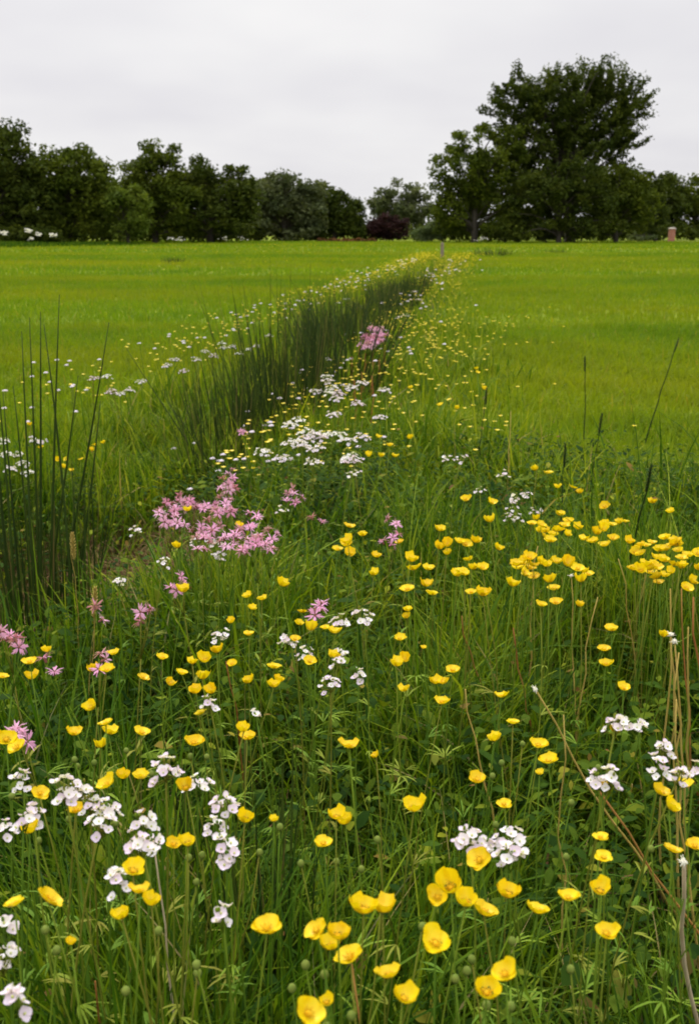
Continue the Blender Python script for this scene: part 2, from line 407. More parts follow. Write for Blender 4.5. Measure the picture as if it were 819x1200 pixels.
# low herb leaves between the grass
n = 90000
x, y = scatter(n, .25, 4.6, .6); n = len(x); cl = clumpy(x, y, .8)
k = (roughness_of(x, y) > .5) & (rng.uniform(0, 1, n) < .10 + .90 * (1 - cl) ** 1.3) & (np.exp(-((x - xc(y) - .30) / .42) ** 2 - ((y - 3.45) / .85) ** 2) < .45); x, y = x[k], y[k]; n = len(x)
hz = .03 + .29 * rng.beta(1.6, 1.5, n) * (.6 + .4 * (1 - clumpy(x, y, 1.7)))
L_ = rng.uniform(.010, .034, n) * np.where(rng.uniform(0, 1, n) < .12, 1.5, 1); a = rng.uniform(0, 2 * math.pi, n)
tilt = rng.normal(.1, .35, n)
u = np.stack([np.cos(a) * np.cos(tilt), np.sin(a) * np.cos(tilt), np.sin(tilt)], 1)
v = np.stack([-np.sin(a), np.cos(a), rng.normal(0, .25, n)], 1)
cP = np.stack([x, y, terrain(x, y) + hz], 1)
tt = np.array([(0, 0), (.3, .2), (.6, .24), (1, 0.02)])
rows = []
for (p, q) in tt:
    cc = cP + u * (L_ * p)[:, None] - np.array((0, 0, 1.)) * (L_ * .35 * p * p)[:, None]
    rows.append(np.stack([cc - v * (L_ * (q + .02))[:, None], cc + v * (L_ * (q + .02))[:, None]], 1))
V = np.stack(rows, 1).reshape(-1, 3)
bs = (np.arange(n) * 8)[:, None]; kk = np.arange(3)[None, :] * 2
Fq = np.stack([bs + kk, bs + kk + 1, bs + kk + 3, bs + kk + 2], 2).reshape(-1, 4)
o = link('herb_leaves', np_mesh('herb_leaves', V, Fq, M['herb'], np.repeat(rng.uniform(0, 1, n), 8)))
tag(o, 'small dark green herb leaves low among the grass stems', 'ground cover', kind='stuff')

# dry brown litter on the ditch sides and low in the sward
n = 9000; y = np.where(rng.uniform(0, 1, n) < .6, rng.normal(3.5, .6, n), rng.uniform(1.0, 7.5, n)); x = xc(y) + rng.normal(.28, .32, n)
n2 = 1500; x2, y2 = scatter(n2, .3, 4, .5); x = np.concatenate([x, x2]); y = np.concatenate([y, y2]); n = len(x)
P = np.stack([x, y, terrain(x, y) + rng.uniform(0, .06, n)], 1)
V, Fq = blades(P, rng.uniform(.05, .16, n), rng.uniform(.003, .006, n), rng.uniform(.6, 1.6, n), rng.uniform(0, 6.28, n), 3)
o = link('dry_grass', np_mesh('dry_grass', V, Fq, M['litter'], np.repeat(rng.uniform(0, 1, n), 8)))
tag(o, 'brown dead grass lying on the ditch bank', 'dead grass', kind='stuff')

# ------------------------------------------------------------------ rushes
def rush_mesh(x, y, n, h, rad, spread, r=.0022, name='stems'):
    a = rng.uniform(0, 6.28, n); q = np.sqrt(rng.uniform(0, 1, n)) * rad
    bx, by = x + np.cos(a) * q, y + np.sin(a) * q
    P = np.stack([bx, by, terrain(bx, by) - .02], 1)
    hh = h * rng.beta(3, 2, n) * 1.18
    ln = hh * (np.abs(rng.normal(0, spread, n)) + .6 * spread * q / rad)
    aa = a + rng.normal(0, .5, n)
    tip = P + np.stack([np.cos(aa) * ln, np.sin(aa) * ln, hh], 1)
    V, Fq = stalks(P, tip, r * rng.uniform(.7, 1.25, n), 5, 3, .05)
    return np_mesh(name, V, Fq, M['rush'], np.repeat(rng.uniform(0, 1, n), 18))
def rush_clump(x, y, n, h, rad, spread, label, r=.0022, group='rush clumps along the ditch', loose=0):
    e = empty('rush_clump', (x, y, tz(x, y)), label, 'rush clump', group)
    o = link('stems', rush_mesh(x, y, n, h, rad, spread, r), e); o.matrix_parent_inverse = Matrix.Translation(-e.location)
    o['kind'] = 'stuff'
    return e
def rush_stem(e, bottom, top, depth, r=.0022):
    """one separate tall stem of a clump, between two sighted points at one distance"""
    a = at(*bottom, depth); b_ = at(*top, depth + random.uniform(-.06, .06))
    d = a - b_; k = (a[2] - tz(a[0], a[1])) / max(.05, -d[2]) if d[2] < 0 else 0
    a = a + d * k
    mb = MB(); N = 7; off = np.array((random.uniform(-.012, .012), random.uniform(-.012, .012), 0))
    mb.tube([a + (b_ - a) * i / N + off * 4 * (i / N) * (1 - i / N) for i in range(N + 1)], [r * (1 - .8 * (i / N) ** 2) for i in range(N + 1)], 5)
    me = mb.mesh('stem', M['rush']); at2 = me.attributes.new('rnd', 'FLOAT', 'POINT'); at2.data.foreach_set('value', [random.uniform(.1, .7)] * len(me.vertices))
    o = link('stem', me, e); o.matrix_parent_inverse = Matrix.Translation(-e.location)
bigc = rush_clump(-.93, 2.72, 210, .62, .18, .10, 'tallest dark rush clump, its long spikes standing up at the left edge', r=.0036)
for (bt_, tp) in [((45, 640), (35, 372)), ((62, 650), (70, 345)), ((48, 640), (48, 365)), ((72, 600), (52, 380)), ((80, 640), (128, 378)),
                  ((12, 640), (-4, 425)), ((22, 660), (4, 460)), ((40, 660), (26, 388)), ((95, 640), (118, 470)), ((30, 660), (16, 452)), ((8, 660), (-14, 400)), ((60, 660), (92, 440))]:
    rush_stem(bigc, bt_, tp, 2.7 + random.uniform(-.1, .1), .0046)
b2 = rush_clump(-1.13, 2.45, 130, .52, .13, .10, 'short dark rush clump cut by the left edge, below the tallest clump', r=.0028)
first = rush_clump(-.66, 4.75, 130, .56, .16, .28, 'splayed rush clump at the near end of the ditch row, fanning out to the left', r=.003)
for (bt_, tp) in [((222, 520), (148, 408)), ((226, 530), (188, 448)), ((232, 520), (205, 440)), ((228, 520), (196, 470)), ((236, 510), (232, 425))]:
    rush_stem(first, bt_, tp, 4.75, .0045)
rows_ = []
yy = 5.2
while yy < 27:
    if yy < 11.2:                      # the bulk of the row: big uneven clumps
        rows_.append((xc(yy) + random.uniform(-.02, .55) + .26 * (1 - (yy - 5) / 6), yy, random.uniform(.66, 1.02) * (1 - .045 * (yy - 5)), random.uniform(.15, .30), random.randint(90, 210)))
        if random.random() < .55: rows_.append((xc(yy) + random.uniform(-.1, .6) + .26 * (1 - (yy - 5) / 6), yy + random.uniform(0, .5), random.uniform(.45, .8), random.uniform(.12, .22), random.randint(50, 110)))
        yy += random.uniform(.45, .85)
    elif yy < 13.8:                    # a low thin stretch
        rows_.append((xc(yy) + random.uniform(.1, .5), yy, random.uniform(.30, .48), .2, 60)); yy += random.uniform(.8, 1.3)
    elif yy < 19:                      # one dark thicket
        rows_.append((xc(yy) + random.uniform(-.12, .42), yy, random.uniform(.46, .64), random.uniform(.22, .34), random.randint(110, 160))); yy += random.uniform(.5, .8)
    else:
        rows_.append((xc(yy) + random.uniform(-.1, .4), yy, random.uniform(.18, .34), .22, 40)); yy += random.uniform(1.2, 2.4)
for i, (x, y, hh, rad, cnt) in enumerate(rows_):
    if y < 11.2: lab = 'uneven dark green rush clump in the thick near stretch of the ditch row'
    elif y < 13.8: lab = 'low thin rush clump in the gap between the thick row and far thicket'
    elif y < 19: lab = 'dark rush clump in the small thicket at the far end of the ditch row'
    else: lab = 'tiny rush clump in the ditch between the far thicket and the wooden post'
    rush_clump(x, y, cnt, hh, rad, random.uniform(.14, .30), lab, r=.0030 + y * .00026)
for (px, py, hh, rad, lab) in [(577, 301, .42, .8, 'low dark rush patch in the open field right of the wooden post'), (650, 298, .25, .5, 'faint dark rush patch in the field before the giant tree'),
                               (204, 309, .25, .4, 'small lone rush tuft in the left field')]:
    p = at_height(px, py, 0)
    rush_clump(p[0], p[1], 130, hh, rad, .3, lab, r=.013, group='rush tufts out in the field')
cen = rush_clump(-.115, 1.18, 60, .50, .055, .09, 'small dark tuft of upright rush blades at the bottom centre', r=.0030)
cen2 = rush_clump(-.20, 1.35, 34, .46, .05, .12, 'thin dark rush tuft just behind the bottom centre tuft', r=.0026)

# ------------------------------------------------------------------ trees and shrubs
def cards(cen, size, up=.3):
    """leaf-spray cards: irregular four-cornered, random tilt"""
    n = len(cen); a = rng.normal(0, 1, (n, 3)); a[:, 2] *= .7; a /= np.linalg.norm(a, axis=1)[:, None]
    bq = rng.normal(0, 1, (n, 3)); bq -= a * (a * bq).sum(1)[:, None]; bq /= np.linalg.norm(bq, axis=1)[:, None]
    L1 = size * rng.uniform(.6, 1.3, n); W1 = size * rng.uniform(.3, .7, n)
    A = a * L1[:, None] * .5; Bq = bq * W1[:, None] * .5
    sk = rng.uniform(-.4, .4, n)[:, None]
    V = np.stack([cen - A, cen + Bq + A * sk, cen + A, cen - Bq - A * sk], 1).reshape(-1, 3)
    return V, np.arange(n * 4).reshape(-1, 4)
def crown(ells, depth, ncl, per, lsize, spray=.0, csize=.9, zmin=.3, squash=.75, inner=.45):
    """leaf sprays gathered in clumps through the volume of several ellipsoids (sighted outline, real depth)"""
    px1m = F / depth
    E = []
    for (ex, ey, rx, ry) in ells:
        c0 = at(ex, ey, depth); E.append((c0, rx / px1m, ry / px1m, max(rx, min(rx * 1.2, ry)) / px1m * squash))
    wts = np.array([e[1] * e[2] for e in E]); wts = wts / wts.sum()
    C = []; O = []
    for e, wt in zip(E, wts):
        m_ = max(6, int(ncl * wt)); d = rng.normal(0, 1, (m_, 3)); d /= np.linalg.norm(d, axis=1)[:, None]
        rr = inner + (1 - inner) * rng.uniform(0, 1, m_) ** .6
        rr *= 1 + rng.normal(0, .04, m_)
        p = e[0] + d * np.array((e[1], e[3], e[2])) * rr[:, None]
        C.append(p); O.append(d)
    C = np.concatenate(C); O = np.concatenate(O)
    k = C[:, 2] > zmin; C, O = C[k], O[k]
    out_ = O + np.array((0, 0, .7)); out_ /= np.linalg.norm(out_, axis=1)[:, None]
    n = len(C)
    sz = csize * rng.uniform(.6, 1.25, n)
    g = np.clip(rng.normal(0, .42, (n, per, 3)), -.75, .75) * sz[:, None, None]; g[:, :, 2] *= .7
    if spray:
        tpar = rng.uniform(-.5, 1, (n, per, 1)) * sz[:, None, None] * spray
        g = g * .48 + out_[:, None, :] * tpar
    P = (C[:, None, :] + g).reshape(-1, 3)
    tone = np.repeat(rng.uniform(-.22, .22, n), per) + rng.uniform(.2, .8, n * per)
    k = P[:, 2] > .05; P = P[k]; tone = tone[k]
    V, Fq = cards(P, lsize)
    return V, Fq, np.repeat(np.clip(tone, 0, 1), 4), C
def limb_tube(mb, a, b_, r0, r1, sag=.15, n=6):
    a = np.asarray(a, float); b_ = np.asarray(b_, float); d = b_ - a; ln = np.linalg.norm(d)
    mid = np.array((random.uniform(-1, 1), random.uniform(-1, 1), random.uniform(0, 1))) * ln * sag
    mb.tube([a + d * t + mid * 4 * t * (1 - t) * .5 + np.array((0, 0, 1)) * ln * .1 * math.sin(t * 3.14) for t in np.linspace(0, 1, n)],
            [r0 + (r1 - r0) * t for t in np.linspace(0, 1, n)], 6)
def tree(name, label, cat, foot, depth, ells, mat, ncl, per, lsize, group='trees at the edge of the field', trunk_r=.25, spray=0, csize=.9, zmin=.3, limbs=14, inner=.45, nlimb_parts=0, bark='bark'):
    fp = at(foot, YH, depth); x, y = fp[0], fp[1]; z0 = tz(x, y)
    e = empty(name, (x, y, z0), label, cat, group)
    V, Fq, rn, C = crown(ells, depth, ncl, per, lsize, spray, csize, zmin, inner=inner)
    inv = Matrix.Translation(-e.location)
    o = link('crown', np_mesh('crown', V, Fq, M[mat], rn), e); o.matrix_parent_inverse = inv
    top = C[:, 2].max(); fork = z0 + (top - z0) * random.uniform(.22, .3)
    mb = MB()
    hub = np.array((x + random.uniform(-.2, .2), y, fork))
    mb.tube([(x, y, z0 - .1), (x, y, z0 + .25), hub * .5 + np.array((x, y, z0 + .3)) * .5, hub, np.array((np.mean(C[:, 0]) * .5 + x * .5, y, z0 + (top - z0) * .62))],
            [trunk_r * 1.5, trunk_r * 1.1, trunk_r * .95, trunk_r * .85, trunk_r * .4], 9)
    order = rng.permutation(len(C))[:limbs * 4]
    for j, ci in enumerate(order):
        t_ = C[ci]
        zz = z0 + (t_[2] - z0) * random.uniform(.35, .6)
        zz = max(zz, z0 + .5)
        q = min(1, (zz - z0) / max(.1, top - z0) / .62)
        st = np.array((x + (np.mean(C[:, 0]) - x) * .5 * q * q, y, zz))
        m_ = MB() if j < nlimb_parts else mb
        limb_tube(m_, st, t_, trunk_r * (.42 if j < limbs else .2), .025, .12)
        if j < nlimb_parts:
            l_ = link('limb', m_.mesh('limb', M[bark]), e); l_.matrix_parent_inverse = inv
    t = link('trunk', mb.mesh('trunk', M[bark]), e); t.matrix_parent_inverse = inv
    return e
def shrub(name, label, cat, foot, depth, ells, mat, ncl, per, lsize, group=None, csize=.6, zmin=.05):
    return tree(name, label, cat, foot, depth, ells, mat, ncl, per, lsize, group, trunk_r=.06, csize=csize, zmin=zmin, limbs=6, inner=.3)

G1 = 'trees at the edge of the field'
# left wood
tree('broadleaf_tree', 'tall dark broadleaf tree cut by the left edge of the photo', 'tree', -8, 78, [(-15, 205, 62, 58), (8, 188, 34, 36), (22, 205, 28, 30), (-30, 245, 80, 40), (28, 240, 34, 42)], 'leaf_dark', 150, 95, .42, G1, .35, csize=1.1)
tree('broadleaf_tree', 'dark broadleaf tree with a flat-topped crown, second from the left edge', 'tree', 84, 80, [(78, 212, 48, 38), (95, 200, 30, 28), (60, 250, 45, 32), (105, 245, 32, 34), (118, 222, 16, 20)], 'leaf_mid', 140, 95, .38, G1, .28, csize=1.0)
tree('young_tree', 'sunlit-toned yellow-green bushy tree in the dip between the dark left trees', 'tree', 150, 79, [(148, 255, 24, 26), (158, 240, 16, 22), (138, 232, 12, 14)], 'leaf_yellow_sunlit', 70, 80, .30, G1, .12, csize=.7)
tree('broadleaf_tree', 'dark rounded tree with the highest pointed top in the left wood', 'tree', 182, 86, [(178, 215, 36, 34), (187, 186, 22, 22), (160, 205, 20, 22), (200, 240, 34, 38), (165, 250, 24, 30)], 'leaf_mid', 130, 95, .38, G1, .26, csize=1.0)
tree('broadleaf_tree', 'broad dark tree with two bumps on its crown right of the highest left tree', 'tree', 246, 88, [(232, 218, 28, 28), (264, 224, 32, 26), (245, 250, 48, 32), (285, 240, 18, 30)], 'leaf_dark', 130, 95, .38, G1, .26, csize=1.0)
tree('broadleaf_tree', 'grey-green round-topped tree in the middle of the tree line', 'tree', 335, 100, [(335, 232, 34, 26), (318, 225, 18, 18), (340, 258, 40, 24), (362, 238, 20, 24)], 'leaf_grey_haze', 120, 95, .40, G1, .25, csize=1.0)
tree('broadleaf_tree', 'low dark tree sloping down at the right end of the left wood', 'tree', 392, 104, [(385, 240, 26, 24), (402, 250, 22, 20), (378, 262, 26, 18), (414, 260, 14, 16)], 'leaf_dark', 90, 95, .38, G1, .2, csize=.9)
tree('broadleaf_tree', 'hazy grey-green tree standing alone in the central gap', 'tree', 468, 150, [(468, 240, 30, 25), (455, 250, 22, 22), (488, 248, 20, 24)], 'leaf_grey_haze', 110, 90, .5, G1, .25, csize=1.2)
# right group
tree('broadleaf_tree', 'rounded dark tree leaning out from the left side of the giant tree', 'tree', 556, 94, [(560, 192, 42, 44), (540, 212, 34, 42), (590, 180, 28, 30), (560, 248, 50, 32), (528, 245, 20, 30)], 'leaf_mid', 170, 95, .36, G1, .3, csize=.95)
tree('broadleaf_tree', 'giant feathery tree towering over every other tree on the right', 'tree', 668, 97,
     [(680, 128, 50, 54), (640, 135, 50, 44), (712, 138, 38, 48), (610, 150, 34, 40), (728, 165, 22, 28), (665, 185, 64, 52), (600, 190, 34, 40), (682, 114, 28, 26), (733, 120, 26, 28), (604, 118, 32, 28), (632, 108, 26, 20)],
     'leaf_dark', 640, 105, .30, G1, .45, spray=1.35, csize=.95, limbs=22, inner=.2, nlimb_parts=10)
tree('broadleaf_tree', 'dark bushy tree filling the space under the giant tree', 'tree', 655, 92, [(640, 240, 48, 34), (690, 245, 46, 32), (610, 255, 30, 26), (665, 215, 50, 30)], 'leaf_dark', 150, 95, .36, G1, .22, csize=.95)
tree('broadleaf_tree', 'mid-green bushy tree at the right foot of the giant tree', 'tree', 722, 95, [(722, 232, 34, 36), (745, 245, 22, 30), (705, 258, 24, 22), (752, 215, 8, 14)], 'leaf_mid', 110, 95, .34, G1, .2, csize=.85)
tree('conifer_tree', 'narrow near-black evergreen beside the red brick pillar', 'tree', 768, 100, [(768, 235, 13, 24), (768, 258, 16, 22), (768, 222, 8, 14)], 'leaf_dark', 70, 90, .26, G1, .15, csize=.6)
tree('broadleaf_tree', 'low dark tree at the right edge behind the brick pillar', 'tree', 812, 118, [(812, 236, 30, 28), (786, 238, 24, 28), (840, 238, 30, 30)], 'leaf_mid', 100, 90, .42, G1, .22, csize=1.0)
# second row and undergrowth
for (fx, dp, el, lab) in [(30, 98, [(25, 240, 50, 40)], 'dark tree in the second row behind the leftmost trees'), (120, 102, [(120, 245, 45, 32)], 'dark tree in the second row behind the yellow-green bushy tree'),
                          (215, 106, [(215, 240, 40, 36)], 'dark tree in the second row between the pointed and the two-bump trees'), (300, 112, [(300, 243, 36, 32)], 'dark tree in the second row left of the grey-green tree'),
                          (365, 120, [(365, 250, 40, 26)], 'dark tree in the second row at the end of the left wood'), (600, 115, [(600, 235, 60, 40)], 'dark tree in the second row behind the right group'),
                          (720, 118, [(715, 235, 55, 38)], 'dark tree in the second row behind the giant tree'),
                          (772, 116, [(770, 240, 34, 34), (752, 246, 24, 30)], 'dark tree in the second row behind the narrow evergreen')]:
    tree('broadleaf_tree', lab, 'tree', fx, dp, el, 'leaf_dark', 90, 90, .5, 'trees of the second row', .22, csize=1.2)
def hedge(name, label, cat, x0, x1, depth0, depth1, hgt, thick, mat, n, size):
    a = at(x0, YH, depth0); b_ = at(x1, YH, depth1)
    t = rng.uniform(0, 1, n); u = rng.normal(0, thick * .4, n)
    x = a[0] + (b_[0] - a[0]) * t; y = a[1] + (b_[1] - a[1]) * t + u
    tophere = hgt * (.75 + .25 * np.sin(t * 23 + 1) * np.sin(t * 51)) * (1 - .3 * np.abs(u) / thick)
    z = terrain(x, y) + tophere * np.sqrt(rng.uniform(0, 1, n))
    V, Fq = cards(np.stack([x, y, z], 1), size)
    o = link(name, np_mesh(name, V, Fq, M[mat], np.repeat(rng.uniform(0, 1, n), 4)))
    return tag(o, label, cat)
hedge('hedge', 'dark shady hedge under the trees of the left wood', 'hedge', -60, 430, 82, 108, 2.6, 2.0, 'leaf_dark', 16000, .42)
hedge('hedge', 'dark shady hedge under the trees of the right group', 'hedge', 515, 860, 98, 118, 2.6, 2.0, 'leaf_dark', 12000, .42)
hedge('hedge', 'low dark hedge across the central gap', 'hedge', 415, 540, 118, 112, 2.2, 1.4, 'leaf_dark', 5000, .4)
hedge('low_hedge', 'low rust-brown hedge at the far edge of the field', 'hedge', 372, 440, 97, 97, .42, .6, 'leaf_brown', 1800, .22)
shrub('copper_shrub', 'dark maroon copper-leaved shrub in the central gap', 'shrub', 456, 106, [(456, 266, 24, 13), (440, 268, 12, 10)], 'leaf_maroon', 55, 80, .3, csize=.7)
shrub('willow_bush', 'pale grey-green bush sloping up left of the right tree group', 'shrub', 506, 98, [(505, 271, 16, 10), (490, 276, 14, 6), (514, 265, 7, 9)], 'leaf_pale', 50, 80, .24, csize=.55)
for (px, w_, h_, lab) in [(592, 9, 4, 'small pale bush at the foot of the giant tree, left of its trunk'), (608, 6, 3, 'tiny pale bush right beside the small pale one under the giant tree'), (640, 12, 5, 'wide pale bush under the middle of the giant tree'), (752, 20, 5, 'long low pale bush left of the brick pillar')]:
    shrub('pale_bush', lab, 'shrub', px, 93 if px < 700 else 99, [(px, 281 - h_, w_, h_)], 'leaf_pale' if px > 700 else 'leaf_grey_haze', 26, 60, .2, 'pale bushes under the right trees', csize=.4)
# rough grass at the foot of the left wood
n = 9000; t = rng.uniform(0, 1, n); a = at(-60, YH, 68); b_ = at(160, YH, 80)
x = a[0] + (b_[0] - a[0]) * t + rng.normal(0, .4, n); y = a[1] + (b_[1] - a[1]) * t + rng.normal(0, 1.6, n)
V, Fq = blades(np.stack([x, y, terrain(x, y)], 1), rng.uniform(.2, .55, n) * (1 - .5 * t), np.full(n, .05), np.abs(rng.normal(.3, .2, n)), rng.uniform(0, 6.28, n), 2)
o = link('rough_grass', np_mesh('rough_grass', V, Fq, M['meadow'], np.repeat(rng.uniform(0, .6, n), 6)))
tag(o, 'taller dull green rough grass at the foot of the left wood', 'grass', kind='stuff')

# made-up shrub: white clusters stand in for bright shapes under the crowns
def white_domes(mb, c0, rad, n, s):
    for _ in range(n):
        a = random.uniform(0, 6.28); q = rad * math.sqrt(random.random())
        mb.dome(c0 + np.array((math.cos(a) * q, math.sin(a) * q * .6, random.uniform(-.5, .5) * rad)), s * random.uniform(.7, 1.2), s * .75, 8, 4, 0, .25)
e = shrub('standin_shrub', 'dark made-up shrub with white stand-in clusters under the trees at far left', 'shrub', 36, 75, [(36, 276, 34, 9), (8, 277, 12, 9), (60, 278, 14, 7)], 'leaf_dark', 60, 70, .28, csize=.6)
for (px, py, rad, k) in [(5, 274, .30, 16), (34, 271, .34, 18), (36, 280, .2, 8), (46, 275, .22, 10), (63, 276, .26, 12)]:
    mb = MB(); white_domes(mb, at(px, py, 73.4), rad, k, .10)
    o = link('white_cluster', mb.mesh('white_cluster', M['fluff']), e); o.matrix_parent_inverse = Matrix.Translation(-e.location)
# cow parsley clumps at the field edge
for (px, dp, n_, lab) in [(200, 83, 14, 'first white cow parsley clump from the left at the wood edge'), (211, 83, 10, 'second white cow parsley clump from the left at the wood edge'), (262, 86, 12, 'pale cow parsley clump below the two-bump tree'), (283, 87, 9, 'rightmost small cow parsley clump at the foot of the left wood'), (565, 89, 16, 'white cow parsley clump at the foot of the leaning right tree')]:
    p = at(px, YH, dp); z0 = tz(p[0], p[1])
    e = empty('cow_parsley', (p[0], p[1], z0), lab, 'wildflower', 'cow parsley clumps at the wood edge')
    m1 = MB(); m2 = MB()
    for k in range(n_):
        q = np.array((random.gauss(0, .22), random.gauss(0, .2), random.uniform(.25, .55)))
        m2.tube([(q[0] * .4, q[1] * .4, 0), q], [.008, .005], 4); m1.dome(q, random.uniform(.05, .10), .035, 7, 3, 0, .1)
    link('flower_head', m1.mesh('flower_head', M['fluff']), e); link('stem', m2.mesh('stem', M['stem']), e)

# ------------------------------------------------------------------ post, pillar, path
def box(mb, c0, s_, taper=0.0):
    b = len(mb.v); c0 = np.asarray(c0, float)
    for zz, k in ((0, 1), (1, 1 - taper)):
        for (i, j) in ((-1, -1), (1, -1), (1, 1), (-1, 1)):
            mb.v.append(c0 + np.array((i * s_[0] / 2 * k, j * s_[1] / 2 * k, zz * s_[2])))
    for f in ((3, 2, 1, 0), (4, 5, 6, 7), (0, 1, 5, 4), (1, 2, 6, 5), (2, 3, 7, 6), (3, 0, 4, 7)):
        mb.f.append(tuple(b + i for i in f)); mb.mi.append(0)
def bevel(o, wd):
    md = o.modifiers.new('bevel', 'BEVEL'); md.width = wd; md.segments = 2; md.limit_method = 'ANGLE'
p = at_height(518, 304, 0)
e = empty('fence_post', (p[0], p[1], p[2]), 'weathered wooden fence post at the far end of the ditch', 'post'); e.rotation_euler = (R(2), R(-3), R(20))
mb = MB(); mb.tube([(0, 0, -.3), (0, 0, .2), (.004, 0, .42), (.006, 0, .60)], [.075, .072, .07, .068], 10)
link('shaft', mb.mesh('shaft', M['post'], False), e)
mb = MB(); mb.tube([(.006, 0, .601), (.008, 0, .635), (.012, .01, .65)], [.066, .045, .012], 10); link('pointed_top', mb.mesh('pointed_top', M['post'], False), e)
p = at(787, YH, 103); z0 = tz(p[0], p[1])
e = empty('brick_pillar', (p[0], p[1], z0), 'short red brick pillar with a stone cap at the far right', 'pillar')
mb = MB(); box(mb, (0, 0, -.2), (.55, .55, 1.4)); o = link('shaft', mb.mesh('shaft', M['brick'], False), e); bevel(o, .012)
mb = MB(); box(mb, (0, 0, 1.203), (.65, .65, .07)); box(mb, (0, 0, 1.274), (.60, .60, .08), .5); o = link('cap', mb.mesh('cap', M['stone'], False), e)
a = at(792, YH, 101); b_ = at(900, YH, 101)
M['path'] = simple('sand_path', (.30, .25, .15), (.38, .32, .20), 2)
mb = MB(); P = []
for yy in (98.5, 103.5):
    P.append([(a[0] + (b_[0] - a[0]) * t, yy + .5 * math.sin(t * 7), tz(a[0] + (b_[0] - a[0]) * t, yy) + .02) for t in np.linspace(0, 1, 12)])
mb.grid(P); tag(link('path', mb.mesh('path', M['path'])), kind='structure')

# ------------------------------------------------------------------ flowers
def petal(mb, R0, R1, width, ang, cup, roll=0., rows=5, cols=5, notch=0., mi=0, lift=0., tipw=.78, edge=.22):
    """one petal as a curved patch from radius R0 to R1; cup raises its rim"""
    P = []
    for i in range(rows):
        t = i / (rows - 1); r = R0 + (R1 - R0) * t
        wv = width * (math.sin(min(1, t * tipw + .12) * math.pi) ** .75)
        row = []
        for j in range(cols):
            u = j / (cols - 1) * 2 - 1
            rr = r - (R1 - R0) * (edge * u * u * t + notch * (1 - abs(u)) * (t ** 3))
            z = cup * (t ** 1.6) * (R1 - R0) + cup * .35 * u * u * wv + lift
            x_, y_ = rr * math.cos(cup * t * .55), u * wv
            row.append((x_ * math.cos(ang) - y_ * math.sin(ang), x_ * math.sin(ang) + y_ * math.cos(ang), z))
        P.append(row)
    mb.grid(P, mi)
def buttercup_head(cup, jit, seed):
    rs = random.Random(seed)
    pm = MB()
    for k in range(5):
        petal(pm, .0012, .0138 * rs.uniform(1 - jit, 1 + jit), .0078 * rs.uniform(.84, 1.1), k * 2 * math.pi / 5 + rs.uniform(-.2, .2), cup * rs.uniform(.7, 1.3), notch=rs.uniform(-.05, .12), lift=.0004 * (k % 2), tipw=.60, edge=.30, rows=6, cols=7)
    sm = MB(); sm.dome((0, 0, .001), .0028, .0030, 8, 4, 0)
    for k in range(16):
        a = k * 2.4; q = .0012 + .0022 * (k / 16)
        tip = np.array((math.cos(a) * q * 1.7, math.sin(a) * q * 1.7, .0052 - .0008 * (k % 3)))
        sm.tube([(math.cos(a) * q * .7, math.sin(a) * q * .7, .001), tip], [.0003, .0006], 4)
    cm_ = MB()
    for k in range(5):
        petal(cm_, .0008, .0065, .0026, k * 2 * math.pi / 5 + .6, cup * .8, lift=-.0009, rows=3, cols=3)
    return pm, sm, cm_
BH = []
for i, (cup, jit) in enumerate([(.60, .12), (.72, .14), (.46, .10), (.90, .12), (.64, .16), (.95, .10), (.80, .12), (.40, .12), (.85, .14), (.55, .18)]):
    a_, b1, c1 = buttercup_head(cup, jit, 100 + i)
    BH.append((a_, b1, c1, a_.mesh('petals', M['yellow']), b1.mesh('stamens', M['stamen']), c1.mesh('sepals', M['sepal'])))
def floret4(seed):
    rs = random.Random(seed); pm = MB()
    for k in range(4):
        petal(pm, .0009, .0078 * rs.uniform(.9, 1.1), .0043, k * math.pi / 2 + rs.uniform(-.2, .2), .34 * rs.uniform(.2, 2.0), notch=.14, rows=4, cols=5)
    pm.dome((0, 0, .0008), .0012, .002, 6, 3, 1)
    pm.tube([(0, 0, 0), (0, 0, -.006)], [.0012, .0007], 5, 2)
    return pm
WF = [floret4(200 + i) for i in range(8)]
WFm = [f.mesh('floret', [M['white'], M['eye'], M['sepal']]) for f in WF]
def floret_robin(seed):
    rs = random.Random(seed); pm = MB()
    for k in range(5):
        a = k * 2 * math.pi / 5 + rs.uniform(-.1, .1)
        for (da, ln, wd) in ((-.42, .011, .0011), (-.14, .016, .0014), (.14, .0155, .0014), (.42, .0105, .0011)):
            c_, s_ = math.cos(a), math.sin(a); d_ = np.array((math.cos(a + da), math.sin(a + da), rs.uniform(-.25, .75)))
            st = np.array((c_ * .003, s_ * .003, .001)); sdv = np.array((-math.sin(a + da), math.cos(a + da), 0))
            P = []
            for t, wq in ((0, .9), (.5, 1.25), (1, .45)):
                q = st + d_ * (ln * t) - np.array((0, 0, .0035 * t * t)); P.append([q - sdv * wd * wq, q + sdv * wd * wq])
            pm.grid(P, 0)
    cx_ = MB(); cx_.tube([(0, 0, .001), (0, 0, -.003), (0, 0, -.008), (0, 0, -.010)], [.0022, .0027, .0026, .001], 7)
    return pm, cx_
RF = [floret_robin(300 + i) for i in range(4)]
RFm = [(a_.mesh('petals', M['pink']), b1.mesh('calyx', M['calyx'])) for a_, b1 in RF]

